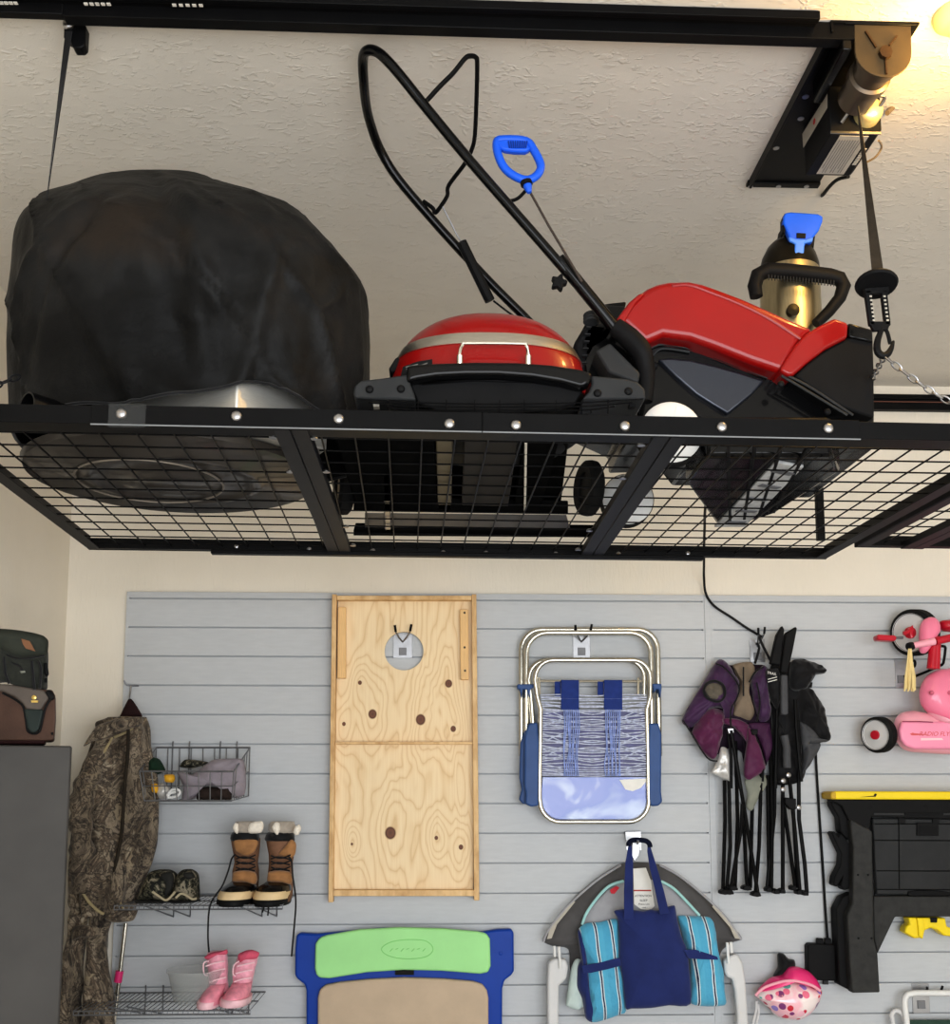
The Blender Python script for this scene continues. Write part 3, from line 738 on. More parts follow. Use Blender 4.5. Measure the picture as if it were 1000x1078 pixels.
# ---- red portable grill
G0 = 2.60
gX = PY(514, 392, G0).x
gr = thing('portable_grill', 'red lidded portable grill with black handle bar and side shelves on the rack', 'grill', (gX, G0, DK))
def dome(ax_, by, z0, h, s0, s1, n=64, k=14, pw=2.3, ex=1.0):
    R = []
    for i in range(k+1):
        s = s0+(s1-s0)*i/k; rad = (1-s**pw)**(1/pw) if s < 1 else 0
        R.append([V((gX+ax_*ex*rad*math.copysign(abs(math.cos(a))**.87, math.cos(a)), G0+by*ex*rad*math.copysign(abs(math.sin(a))**.87, math.sin(a)), z0+h*s)) for a in [2*PI*j/n for j in range(n)]])
    return R
a_ = (PY(617, 392, G0).x-PY(411, 392, G0).x)/2; b_ = .17
zl = PY(514, 396, G0-b_).z; zt = PY(530, 334, G0-.02).z; hh = zt-zl
lid = MB().rings(dome(a_, b_, zl, hh, .0, .52, ex=.995)+dome(a_, b_, zl, hh, .53, 1.0, ex=1.0)).build('lid', RED, gr, ang=50)
MB().rings(dome(a_, b_, zl, hh, .40, .54, ex=1.012, k=3)).build('lid_band', BRUSH, lid)
MB().tube_px([(484, 389, G0-b_-.004), (484, 372, G0-b_-.02), (487, 363, G0-b_-.03), (492, 361, G0-b_-.032), (549, 361.5, G0-b_-.032), (554, 364, G0-b_-.03), (556, 373, G0-b_-.02), (556, 390, G0-b_-.004)], .0042, sm=3).build('lid_handle', CHROME, lid)
for px in (484, 556): MB().tube_px([(px, 389, G0-b_-.008), (px, 374, G0-b_-.016)], .0075, seg=10).build('handle_ferrule', CHROME, lid)
MB().ball(V((gX+a_*.70, G0+.02, zl+hh*.78)), .014, .014, .012).build('lid_latch', BLACKP, lid)
# black corner on the left of the lid and printed label
MB().prism_px([(411, 392), (409, 388), (416, 377), (424, 372), (431, 371), (428, 377), (423, 381), (416, 391)], G0-.06, .06).build('hinge_cover', BLACKP, gr, bevel=.004)
yl = G0-b_*.93
lb_ = MB().prism_px([(422, 395), (424, 386), (440, 380.5), (455, 378), (455.5, 394)], yl-.012, .004).build('lid_label', BLACKP, lid)
m = MB()
for i in range(5): m.prism_px([(427+i*.5, 386+i*2.0), (440, 383+i*2.2), (440, 384+i*2.2), (427+i*.5, 387+i*2.0)], yl-.0135, .001)
m.prism_px([(441, 385), (450, 381.5), (450, 382.6), (441, 386.4)], yl-.0135, .001); m.prism_px([(444, 390), (450, 389), (450, 392), (444, 392)], yl-.0135, .001)
m.build('label_print', INKG, lb_, smooth_=False)
# body bowl
zb = DK+.03
MB().rings([[V((gX+a_*f*math.cos(t), G0+b_*f*math.sin(t), z)) for t in [2*PI*j/48 for j in range(48)]] for f, z in ((.72, zb), (.9, zb+.03), (.99, zl-.02), (1.0, zl+.002), (.9, zl+.002))]).build('grill_bowl', BLACKP, gr, ang=60)
# front handle bar: bowed thick black bar with a web below it
fy = 2.415
top = [(428, 384), (445, 382.5), (470, 381.5), (500, 380.5), (545, 381), (580, 383.5), (610, 388), (624, 392)]
bot = [(621, 404), (612, 408), (590, 402), (560, 397), (525, 394.5), (490, 394.5), (460, 396), (440, 399), (428, 402)]
hb_ = MB().prism_px(top+bot, fy-.022, .04).build('handle_bar', BLACKG, gr, bevel=.009, seg=3)
MB().prism_px([(430, 402), (445, 404), (500, 400), (560, 402), (614, 410), (606, 424), (585, 431), (545, 434.5), (500, 435), (460, 432), (440, 424)], fy+.012, .02).build('handle_web', BLACKP, gr, bevel=.004)
# side shelves
for nm, pts, bl_ in (('l', [(372, 414), (373, 406), (380, 400), (400, 398), (431, 393.5), (432, 404), (436, 414), (438, 421), (420, 420), (395, 420), (374, 419)], ((389, 410), (422, 409.5))), ('r', [(622, 395), (640, 396.5), (660, 398.5), (672, 402), (679, 409), (680, 420), (668, 420), (640, 420), (613, 420), (620, 412), (623, 404)], ((629, 414), (661.5, 412)))):
    sh = MB().prism_px(pts, fy-.012, .30).build('side_shelf', GREYP, gr, bevel=.005)
    for px, py in bl_: bolt(PY(px, py, fy-.0125), sh, None, .85).data = BKME
m = MB()
for i, (yy, e) in enumerate(((421, 0), (425, 12), (429, 30), (433.5, 55))):
    m.tube_px([(376+e, yy-1, fy-.01), (440, yy+3, fy-.012), (526, yy+4.5-(i*.8), fy-.014), (612, yy+3, fy-.012), (677-e, yy-1, fy-.01)], .0016, sm=6, seg=5)
for px in (410, 440, 470, 500, 526, 552, 585, 612, 640): m.tube_px([(px, 421, fy-.01), (px, 436, fy-.008)], .0014, seg=5)
m.build('wire_guard', BLACK, gr)
for px in (396, 666): MB().prism_px([(px-4, 418), (px+4, 418), (px+3, 428), (px-3, 428)], fy+.02, .02).build('shelf_foot', LABELG if px < 500 else BLACKP, gr)
# folded stand under the grill: seen through the wire deck
def slab(name, pts, h, m_, par, z=DK+.002, bev=.003):
    return MB().prism([PZ(x, y, z) for x, y in pts], (0, 0, h)).build(name, m_, par, bevel=bev)
slab('gap_filler', [(352, 464), (598, 467), (590, 534), (374, 530)], .01, SOOT, gr, z=DK+.04)  # black panel added to darken the bright gaps seen through the stand
slab('folded_leg', [(459, 462), (476.5, 463), (475, 537), (461, 536)], .03, KHAKI, gr)
slab('folded_panel', [(489, 463), (545, 464), (535, 533), (486, 533)], .025, mat('taupe grey panel', (44, 41, 38), .8), gr)
slab('folded_panel', [(552, 464), (588, 466), (570, 533), (541, 533)], .025, SOOT, gr)
slab('stand_tray', [(354, 463), (457, 463), (460, 528), (374, 528)], .03, SOOT, gr)
slab('stand_bar', [(372, 529), (598, 534), (598, 541), (372, 538)], .02, SOOT, gr)
slab('rear_bar', [(374, 557), (630, 559), (630, 566), (372, 564)], .02, SOOT, gr)
slab('grey_plate', [(384, 541), (596, 543), (600, 556), (384, 555)], .003, mat('plain grey plate', (84, 82, 80), .5, .1), gr, z=DK+.008, bev=0)  # thin grey plate just ahead of the rear bar
slab('folded_leg', [(403, 500), (410, 500), (412, 560), (405, 560)], .02, STEEL, gr)
for px, py, Y in ((362, 517, 3.11), (620, 526, 3.1)):
    w = PY(px, py, Y)
    rr_ = .082; c_ = V((w.x, Y, DK+rr_+.001))
    tw = MB().lathe([(.045, -.02), (.07, -.022), (.08, -.014), (.082, 0), (.08, .014), (.07, .022), (.045, .02), (.045, -.02)], c_, (1, .25, 0), 32).build('stand_wheel', RUBBER, gr)
    MB().lathe([(0, -.012), (.05, -.012), (.05, .012), (0, .012)], c_, (1, .25, 0), 24).build('wheel_hub', mat('tan wheel hub', (176, 160, 136), .5) if px < 500 else BLACKP, tw)
tag(MB().tube([PZ(553.5, 466, DK-.001), PZ(552.5, 537, DK-.001)], .0032, 7).build('pull_rope', ROPE), 'thin pale rope lying along the wire deck under the red grill', 'rope')

# ---- snow blower
NY, FY2 = 2.60, 3.17
sb = thing('snow_blower', 'red and black snow blower with folded handle bar and white wheels on the rack', 'snow blower', (PY(790, 440, NY).x, 2.88, DK))
B = lambda pts: C(590, 280, 2.941, pts)
side = B([(95, 150), (130, 118), (200, 122), (262, 236), (320, 212), (400, 222), (480, 250), (600, 296), (684, 326), (712, 338), (760, 302), (822, 254), (890, 220), (892, 174), (968, 196), (972, 330), (973, 564), (640, 566), (560, 520), (470, 520), (430, 470), (240, 475), (236, 420), (80, 350), (60, 250)])
MB().prism_px(side, NY+.06, .48).build('black_body', BLACKG, sb, bevel=.006)
hood = B([(262, 240), (200, 180), (172, 168), (214, 112), (240, 88), (270, 66), (300, 53), (336, 45), (400, 43), (440, 51), (480, 65), (560, 95), (640, 130), (700, 157), (790, 194), (740, 238), (690, 330), (590, 296), (480, 252), (400, 224), (320, 213)])
MB().prism_px(hood, NY-.004, .34).build('hood', RED, sb, bevel=.022, seg=4, ang=60)
# lower hood step on the far side and crease strips
crease = B([(345, 62), (400, 60), (470, 84), (560, 120), (650, 166), (742, 226)])
MB().tube_px(crease, .004, Y=NY-.003, sm=5, seg=6).build('hood_crease', RED, sb)
back_ = B([(172, 166), (212, 112), (244, 84), (262, 84), (232, 116), (204, 164), (196, 178)])
MB().prism_px(back_, NY-.012, .2).build('hood_rear_band', RED, sb, bevel=.006)
guard = B([(678, 322), (706, 340), (722, 337), (764, 300), (822, 256), (890, 221), (892, 175), (850, 160), (805, 182), (762, 208), (730, 240), (700, 284)])
MB().prism_px(guard, NY-.012, .56).build('auger_guard', RED, sb, bevel=.008, seg=3)
end = B([(892, 174), (968, 196), (972, 330), (973, 470), (880, 440), (724, 340), (764, 302), (824, 257), (892, 221)])
MB().prism_px(end, NY-.004, .55).build('auger_side', BLACKP, sb, bevel=.006)
MB().prism_px(B([(893, 176), (966, 197), (968, 236), (893, 220)]), NY-.010, .02).build('corner_cap', BLACKG, sb, bevel=.004)
sp = B([(302, 288), (340, 284), (405, 290), (480, 308), (560, 330), (634, 354), (590, 400), (518, 460), (470, 430), (420, 398), (360, 346)])
MB().prism_px(sp, NY+.045, .03).build('side_panel', mat('gunmetal panel', (48, 52, 62), .28, .55, .1, 4, coat=.3), sb, bevel=.006, seg=3)
for pts in ([(268, 262), (290, 248), (318, 242), (360, 247), (430, 264), (520, 300), (640, 346)], [(276, 292), (300, 262), (330, 256), (400, 266)]):
    MB().tube_px(B(pts), .0035, Y=NY+.054, sm=5, seg=6).build('rib_highlight', GREYP, sb)  # raised ribs; the charcoal grey paints in the highlights along them
for pts in ([(684, 340), (760, 385), (888, 462)], [(700, 338), (780, 380), (905, 462)]):
    MB().tube_px(B(pts), .0035, Y=NY-.002, sm=4, seg=6).build('rib_highlight', GREYP, sb)
SCR = []
for u, v in ((292, 308), (682, 366), (826, 452)):
    q = PY(*B([(u, v)])[0], NY+.055 if u < 300 else NY-.006); SCR.append(bolt(q, sb, None, .8))
bk = BOLTME.copy(); bk.materials.clear(); bk.materials.append(BLACKP)
for o in SCR: o.data = bk; o.name = 'black_screw'
# engine end
MB().prism_px(B([(40, 240), (62, 205), (92, 150), (120, 140), (170, 150), (180, 190), (150, 232), (110, 258), (88, 300), (72, 340), (50, 300)]), NY+.06, .30).build('engine_block', BLACKP, sb, bevel=.01)
m = MB()
for i in range(6):
    q = PY(*B([(72+i*3, 300-i*22)])[0], NY+.05); m.box(q.x-.007, q.x+.007, q.y-.004, q.y+.02, q.z-.0012, q.z+.0012)
m.build('spring_coil', GREYP, sb)
m = MB()
for i in range(3): m.lathe([(.016, -.004), (.02, 0), (.016, .004)], PY(*B([(94, 154+i*9)])[0], NY+.05), (0, .3, 1), 16)
m.build('recoil_ring', GREYP, sb)
MB().prism_px(B([(108, 262), (154, 236), (248, 330), (242, 362), (150, 330)]), NY-.02, .10).build('control_box', GREYP, sb, bevel=.006)
MB().tube_px(B([(168, 186, NY-.01), (212, 222, NY-.01), (248, 262, NY-.01), (262, 310, NY), (266, 360, NY), (262, 420, NY)]), [.022, .027, .027, .024, .02, .018], sm=4, seg=14).build('handle_socket', BLACKP, sb)
MB().prism_px(B([(120, 120), (150, 114), (205, 108), (196, 140), (170, 160), (130, 150)]), NY+.25, .12).build('chute_base', BLACKP, sb, bevel=.006)
# wheels
for (px, py, Y, rr_) in ((705, 450, 2.605, .081), (660, 525, 3.23, .080)):
    c_ = PY(px, py, Y); c_.z = DK+rr_+.002
    tr = MB().lathe([(.07, 0), (rr_, .004), (rr_, .046), (.07, .05), (.06, .05), (.06, 0), (.07, 0)], c_+V((0, -.02, 0)), (0, 1, 0), 40).build('tire', RUBBER, sb)
    hb2 = MB().lathe([(0, -.009), (.02, -.0085), (.05, -.006), (.072, -.003), (.0785, .004), (.0785, .01), (0, .02)], c_+V((0, -.02, 0)), (0, 1, 0), 40).build('wheel_disc', WHITEP, tr)
    m = MB()
    for k in range(6):
        a = 2*PI*k/6+.3; m.bar(c_+V((.02*math.cos(a), -.0285, .02*math.sin(a))), c_+V((.066*math.cos(a), -.0240, .066*math.sin(a))), .005, .003, V((0, 1, 0)))
    m.build('disc_rib', WHITEP, tr)
MB().tube([PY(705, 450, 2.66)+V((0, .02, -.0)), V((PY(660, 525, 3.22).x, 3.2, DK+.08))], .008, 8).build('axle', BLACKP, sb)
# auger housing seen from below, scraper blade
MB().prism([PZ(x, y, DK+.012) for x, y in [(744, 480), (876, 480), (884, 497), (816, 541), (768, 556), (754, 552), (722, 508)]], (0, 0, .10)).build('auger_housing', BLACKG, sb, bevel=.01)
m = MB()
for f in (.2, .4, .6, .8):
    p = PZ(738, 467, DK+.008).lerp(PZ(880, 468, DK+.008), f); q = PZ(754, 552, DK+.008).lerp(PZ(830, 535, DK+.008), f); m.bar(p, q, .008, .01)
m.build('housing_rib', BLACKP, sb)
sc_ = MB().prism([PZ(x, y, DK+.004) for x, y in [(817, 487), (846, 492), (784, 555), (752, 555)]], (0, 0, .008)).build('scraper_blade', mat('worn grey scraper', (186, 188, 190), .6, 0., .2, 30, .2, 80), sb, bevel=.002)
m = MB()
for i in range(5):
    p = PZ(817, 487, DK+.003).lerp(PZ(755, 555, DK+.003), (i+.5)/5)+V((.012, 0, 0)); q = PZ(846, 492, DK+.003).lerp(PZ(784, 555, DK+.003), (i+.5)/5)+V((-.012, 0, 0))
    MB().bar(p, q, .02, .003).build('blade_mark', mat('scraper mark', (110, 112, 116), .5, .3), sc_)
# handle bar
Hc = lambda pts: C(380, 40, 2.837, pts)
hp = Hc([(745, 850, 2.60), (660, 752, 2.58), (560, 636, 2.555), (450, 510, 2.53), (330, 372, 2.505), (200, 215, 2.475), (120, 115, 2.45), (75, 64, 2.44), (45, 40, 2.445), (18, 38, 2.455), (6, 62, 2.49), (8, 130, 2.56), (16, 205, 2.65), (32, 268, 2.72), (58, 335, 2.78), (110, 420, 2.82), (220, 550, 2.87), (320, 660, 2.91), (400, 745, 2.93), (500, 845, 2.96), (580, 935, 2.99), (640, 1000, 3.01)])
hd = MB().tube_px(hp, .0125, sm=5, seg=12).build('handle_bar', BLACKG, sb)
MB().tube_px(Hc([(755, 862, 2.60), (660, 745, 2.575), (590, 660, 2.565)]), .0165, seg=12).build('lower_handle', BLACKG, sb)
lo2 = MB().tube_px(Hc([(385, 785, 2.91), (300, 610, 2.88)]), .015, seg=8).build('cable_cover', BLACKP, sb)
MB().tube_px(Hc([(198, 186, 2.47), (235, 145, 2.46), (275, 105, 2.45), (310, 62, 2.44), (326, 54, 2.44), (343, 58, 2.45), (347, 80, 2.47), (345, 180, 2.56), (340, 290, 2.66), (330, 335, 2.70), (308, 378, 2.73), (262, 440, 2.79), (258, 470, 2.81), (240, 500, 2.83), (222, 522, 2.85), (214, 508, 2.845), (186, 488, 2.85)]), .0058, sm=5, seg=8).build('bail_lever', BLACK, sb)
MB().tube_px(Hc([(244, 504, 2.83), (285, 585, 2.86), (305, 618, 2.88)]), .0018, seg=5).build('clutch_cable', WIRE, sb)
MB().tube_px(Hc([(395, 785, 2.92), (430, 812, 2.93), (455, 830, 2.94)]), .003, seg=5).build('cable_end', CORDB, sb)
m = MB(); kc = PY(*Hc([(592, 726)])[0], 2.56)
pts = []
for k in range(24):
    a = 2*PI*k/24; rr_ = .017+.005*math.cos(5*a); pts.append(kc+V((rr_*math.cos(a), 0, rr_*math.sin(a))))
m.prism(pts, (0, .022, 0)).build('clamp_knob', BLACKP, sb, bevel=.003)
tg = MB().tube_px(Hc([(405, 312), (432, 303), (492, 308), (516, 335), (537, 382), (522, 413), (488, 424), (440, 400), (414, 362)]), .0105, Y=2.535, sm=6, seg=10, closed=True).build('starter_grip', BLUE, sb)
MB().prism_px(Hc([(404, 304), (430, 300), (490, 302), (508, 330), (492, 338), (460, 338), (430, 334), (412, 326)]), 2.526, .02).build('grip_pad', BLUE, tg, bevel=.005)
m = MB()
for i in range(9): m.tube_px(Hc([(440+i*7, 308, 2.524), (444+i*6, 328, 2.524)]), .0018, seg=5)
m.build('grip_rib', mat('deep blue groove', (16, 56, 150), .5), tg)
MB().tube_px(Hc([(494, 424), (498, 446), (503, 462)]), [.010, .011, .006], Y=2.535, seg=10).build('grip_neck', BLUE, tg)
MB().lathe([(0, -.005), (.015, -.005), (.015, .005), (0, .005)], PY(*Hc([(494, 434)])[0], 2.535), (-.2, 0, 1), 14).build('grip_collar', BLACKP, tg)
MB().tube_px(Hc([(506, 462), (560, 560), (660, 728)]), .0032, Y=2.545, seg=6).build('starter_rope', mat('dark rope', (66, 58, 54), .8), sb)
MB().tube_px(Hc([(492, 456), (470, 478), (448, 486), (432, 482), (426, 488)]), .0045, Y=2.545, sm=4, seg=7).build('rope_guide', BLACK, sb)
# ---- metal canister standing behind the hood
TY = 2.985
tx = PY(833, 340, TY).x; tr_ = (PY(864, 310, TY).x-PY(803, 310, TY).x)/2
zq = lambda py: PY(833, py, TY).z
cn = thing('metal_canister', 'brushed gold steel canister with ribbed black handle and blue lever top behind the snow blower', 'canister', (tx, TY, zq(396)))
MB().lathe([(0, 0), (tr_, 0), (tr_, zq(290)-zq(396)), (tr_*.97, zq(283)-zq(396)), (0, zq(283)-zq(396))], (tx, TY, zq(396)), (0, 0, 1), 40).build('cylinder', BRASS, cn)
MB().lathe([(tr_*.99, 0), (tr_*.99, .015), (tr_*.9, .045), (tr_*.72, .075), (tr_*.55, .09), (0, .095)], (tx, TY, zq(287)), (0, 0, 1), 40).build('dome_cap', mat('dark bronze dome', (30, 27, 20), .3, .3, .1), cn)
K = lambda pts: C(770, 210, 5.263, pts)
MB().prism_px(K([(285, 290), (300, 165), (310, 100), (490, 100), (470, 170), (455, 300), (400, 310), (340, 300)]), TY-.05, .09).build('valve_neck', BLACKP, cn, bevel=.006)
lv = MB().prism_px(K([(290, 90), (300, 72), (330, 68), (480, 78), (508, 92), (506, 120), (486, 170), (456, 205), (450, 235), (410, 240), (404, 300), (380, 312), (346, 300), (350, 245), (322, 228), (318, 200), (298, 150), (288, 128)]), TY-.075, .022).build('lever_cap', BLUE, cn, bevel=.005, seg=3)
MB().prism_px(K([(362, 185), (412, 188), (410, 214), (362, 212)]), TY-.078, .006).build('lever_slot', BLACKP, lv)
MB().prism_px(K([(316, 205), (360, 218), (412, 220), (454, 206), (450, 232), (406, 240), (402, 300), (372, 308), (350, 300), (354, 244), (322, 228)]), TY-.083, .010).build('lever_tab', mat('paler blue plastic', (72, 132, 232), .4), lv, bevel=.003)
MB().prism_px(K([(286, 100), (298, 70), (304, 150), (296, 188), (286, 180)]), TY-.07, .03).build('lever_side', BLACKP, lv, bevel=.003)
hdl = MB().tube_px(K([(138, 540), (128, 480), (145, 420), (200, 392), (300, 398), (420, 410), (540, 424), (600, 440), (622, 480), (600, 545), (540, 620), (468, 690)]), [.018, .02, .021, .022, .022, .022, .022, .021, .02, .0175, .0165, .015], Y=TY-.10, sm=1, seg=14).build('carry_handle', BLACKP, cn)
m = MB()
for i in range(22):
    u = 206+i*17.2; m.tube_px(K([(u, 417+i*1.55), (u, 447+i*1.6)]), .0016, Y=TY-.121, seg=5)
m.build('handle_rib', GREYP, hdl)
q = PY(*K([(338, 618)])[0], TY-tr_-.004)
MB().lathe([(0, -.01), (.016, -.01), (.018, 0), (.018, .01), (0, .012)], q, (0, -1, 0), 18).build('round_badge', mat('dark bronze dome', (74, 62, 40)), cn)
# ================================================================= things on the slatwall
SF = SLAT                 # slatwall face
def hook(px, py, label, w=18, h=26, prongs=True, forks=((-7, -4), (8, -5))):
    """small steel plate with two black tipped prongs, clipped in the grooves"""
    q = PY(px, py, SF)
    t = thing('wall_hook', label, 'hook', (q.x, SF, q.z), 'hooks on the slatwall')
    k = (PY(px+1, py, SF)-PY(px, py, SF)).x
    MB().prism([q+V((x*k, -.004, z*k)) for x, z in [(-w/2, -h/2), (w/2, -h/2), (w/2, h/2), (-w/2, h/2)]], (0, .0035, 0)).build('back_plate', STEEL, t, bevel=.001)
    MB().box(q.x-4*k, q.x+4*k, SF-.009, SF-.004, q.z-10*k, q.z-2*k).build('plate_clip', mat('dull hook clip', (120, 120, 122), .5, .5), t, bevel=.001)
    if prongs:
        m = MB(); m2 = MB()
        for (x, z) in forks:
            e = V((x*k, 0, -z*k))
            m.tube([q+V((0, -.005, 4*k)), q+e*.6+V((0, -.03, 6*k)), q+e+V((0, -.055, 9*k))], .0035, 7)
            m2.tube([q+e+V((0, -.055, 9*k)), q+e+V((e.x*.15, -.06, 16*k))], .0052, 8)
        m.build('prong', STEEL, t); m2.build('prong_tip', BLACKP, t)
    return t

# ---- cornhole board hung by its hole
hook(424, 680, 'forked steel hook showing through the round hole of the plywood board', 20, 26)
W = lambda pts: C(330, 610, 3.079, pts)
BY = SF-.062                                       # front of the frame rails
kn = []
for u, v, r in ((438, 337, 12), (191, 436, 14), (347, 454, 16), (150, 334, 6.5), (98, 468, 6), (453, 484, 9), (249, 822, 18), (398, 838, 6), (478, 868, 7.5), (124, 858, 4)):
    q = PY(*W([(u, v)])[0], SF-.03); kn.append((q.x, q.z, r*.00134))
PLYF = ply_m('plywood face', kn); PLYR = mat('pine batten', (230, 190, 134), .6, 0, .12, 8, .1, 120, stretch=(60, 1, 2))
cb = thing('cornhole_board', 'plywood cornhole game board hung back side out, framed, with one round hole near its top', 'game board', PY(425, 945, SF-.03))
def PB(x, y, Y): return PY(x, y, Y)
face = [PB(354, 632, SF-.022), PB(498, 632, SF-.022), PB(500, 940, SF-.022), PB(351, 940, SF-.022)]
# panel with a real hole
hc = PB(425.3, 685.4, SF-.022); hr = .0835
m = MB(); bm = m.bm
nh = 48
circ = [hc+V((hr*math.cos(2*PI*k/nh), 0, hr*math.sin(2*PI*k/nh))) for k in range(nh)]
xa, xb, za, zb = face[3].x, face[1].x, face[2].z, face[0].z
def sq(a):
    c, s = math.cos(a), math.sin(a); cand = []
    if c > 1e-9: cand.append((xb-hc.x)/c)
    if c < -1e-9: cand.append((xa-hc.x)/c)
    if s > 1e-9: cand.append((zb-hc.z)/s)
    if s < -1e-9: cand.append((za-hc.z)/s)
    t = min(cand); return hc+V((t*c, 0, t*s))
angs = sorted([2*PI*k/nh for k in range(nh)]+[math.atan2(z-hc.z, x-hc.x) % (2*PI) for x in (xa, xb) for z in (za, zb)])
ci = [hc+V((hr*math.cos(a), 0, hr*math.sin(a))) for a in angs]; so = [sq(a) for a in angs]
bk_ = V((0, .013, 0))
m.rings([ci, so, [p+bk_ for p in so], [p+bk_ for p in ci]], closed=True)
m.build('board_panel', PLYF, cb, ang=30)
def rail_(name, px, y0, y1, mt, bev=.002): return MB().prism([PB(x, y, y0) for x, y in px], (0, y1-y0, 0)).build(name, mt, cb, bevel=bev)
RB = SF-.010
rail_('side_rail', [(349.5, 625.5), (354.2, 625.5), (350.6, 950), (345.5, 950)], BY, RB, PLYE)
rail_('side_rail', [(496.6, 625.5), (501.5, 625.5), (504.6, 948), (499.0, 948)], BY, RB, PLYE)
rail_('end_rail', [(354.4, 627), (496.4, 627), (496.4, 631.5), (354.4, 631.5)], BY, RB, PLYE)
rail_('end_rail', [(350.9, 937), (498.9, 937), (498.9, 943.5), (350.9, 943.5)], BY, RB, PLYE)
rail_('cross_brace', [(353.0, 781), (497.4, 781), (497.5, 783.6), (353.0, 783.6)], BY+.004, SF-.022, PLYE, .001)
for pts, holes in (([(355.6, 639), (364, 639), (364, 714), (355, 714)], ()), ([(484, 641.5), (493, 641.5), (493.6, 715.5), (485, 715.5)], ((489, 645), (489, 681.5), (489.5, 706)))):
    b_ = MB().prism([PB(x, y, BY+.012) for x, y in pts], (0, .026, 0)).build('leg_batten', PLYR, cb, bevel=.003)
    for hx, hy in holes: MB().lathe([(0, 0), (.005, 0), (.004, .002), (0, .002)], PB(hx, hy, BY+.0115), (0, -1, 0), 12).build('screw', mat('dark screw', (70, 58, 44), .4, .6), b_)

# ---- folded lawn chair
hook(612, 680, 'forked steel hook holding the blue folding lawn chair by its top bar', 18, 28)
A = lambda pts: C(530, 640, 4.489, pts)
def loop(x0, y0, x1, y1, r): return arc(x0+r, y0+r, r, r, 180, 270, 6)+arc(x1-r, y0+r, r, r, 270, 360, 6)
lc = thing('folding_lawn_chair', 'folded lawn chair with silver tube frame, blue arms and clear vinyl cord seat', 'chair', PY(621, 865, SF-.05))
T1 = [(85, 700)]+loop(84, 103, 728, 0, 95)[0:7]+arc(633, 198, 95, 95, 270, 360, 6)+[(736, 700)]
MB().tube_px(A(T1), .0125, Y=SF-.035, seg=10).build('frame_tube', CHROME, lc)
T2 = [(108, 640)]+arc(205, 215, 98, 98, 180, 270, 6)+arc(598, 215, 98, 98, 270, 360, 6)+[(700, 640)]
MB().tube_px(A(T2), .0125, Y=SF-.060, seg=10).build('frame_tube', CHROME, lc)
T3 = [(140, 560), (130, 420), (118, 340)]+arc(212, 330, 92, 84, 180, 270, 6)+arc(580, 330, 86, 84, 270, 360, 6)+[(664, 420)]
MB().tube_px(A(T3), .011, Y=SF-.070, seg=10).build('seat_tube', CHROME, lc)
T4 = [(170, 900), (172, 700), (176, 480), (160, 420), (148, 340)]+arc(235, 330, 86, 84, 180, 270, 6)+arc(610, 330, 84, 84, 270, 360, 6)+[(692, 420), (676, 480), (682, 700), (684, 900)]
T4 = [(x, y) for x, y in T4]+arc(590, 915, 96, 96, 0, 90, 6)+arc(268, 915, 96, 96, 90, 180, 6)
MB().tube_px(A(T4), .0105, Y=SF-.095, seg=10, closed=True).build('seat_frame', CHROME, lc)
MB().tube_px(A([(172, 345), (652, 347)]), .006, Y=SF-.085, seg=8).build('cross_wire', CHROME, lc)
for u in (168, 636): MB().tube_px(A([(u, 330), (u, 408)]), .006, Y=SF-.09, seg=8).build('end_peg', CHROME, lc)
for u0, u1 in ((272, 357), (475, 562)):
    MB().prism_px(A([(u0, 340), (u1, 340), (u1, 482), (u0, 480)]), SF-.104, .006).build('back_strap', NAVYP if 0 else mat('navy webbing', (34, 54, 120), .7, 0, .12, 30, .2, 500), lc, bevel=.002)
    MB().prism_px(A([(u0-30, 348), (u0-2, 348), (u0-2, 418), (u0-30, 416)]), SF-.092, .004).build('back_strap', mat('navy webbing', (34, 54, 120)), lc, bevel=.001)
rnd = random.Random(3)
m = MB(); m2 = MB()
for i in range(36):
    v = 412+i*10.8; j = rnd.uniform(-8, 8); sg = rnd.uniform(-10, 14)
    y = SF-.098+rnd.uniform(-.004, .004)
    m.tube_px(A([(176, v), (250, v+sg*.5+j), (320, v+j+sg), (420, v+6+j*.4), (520, v+j+sg), (600, v+sg*.5+j), (676, v)]), .0026, Y=y, sm=3, seg=6)
for i in range(16):
    v = 420+i*24; w = v+rnd.choice((-55, -36, 38, 58))
    w = min(max(w, 420), 790)
    m.tube_px(A([(176, v), (310, w)]), .0022, Y=SF-.093, seg=5); m.tube_px(A([(540, w), (676, v)]), .0022, Y=SF-.093, seg=5)
for uc in (320, 518):
    for i in range(9):
        u = uc-34+i*8.5; m2.tube_px(A([(u, 480), (u+rnd.uniform(-8, 8), 560), (u+rnd.uniform(-8, 8), 660), (u+rnd.uniform(-8, 8), 740), (u, 796)]), .0026, Y=SF-.104, sm=3, seg=6)
m.build('seat_cords', CORDV, lc); m2.build('binding_cords', mat('pale blue binding cord', (140, 158, 214), .25, 0, .3, 60, coat=.4), lc)
MB().prism_px(A([(182, 490), (676, 490), (680, 795), (180, 795)]), SF-.086, .003).build('seat_backing', mat('violet blue vinyl', (84, 84, 128), .35, 0, .25, 14, .3, 40), lc)
MB().prism_px(A([(186, 800), (678, 800), (680, 900)]+arc(588, 912, 86, 86, 0, 90, 6)+arc(270, 912, 86, 86, 90, 180, 6)+[(180, 890)]), SF-.092, .004).build('vinyl_sling', VINYL, lc)
MB().prism_px(A([(548, 812), (684, 806), (650, 850), (610, 866), (576, 858)]), SF-.0945, .002).build('sling_patch', LABELW, lc)
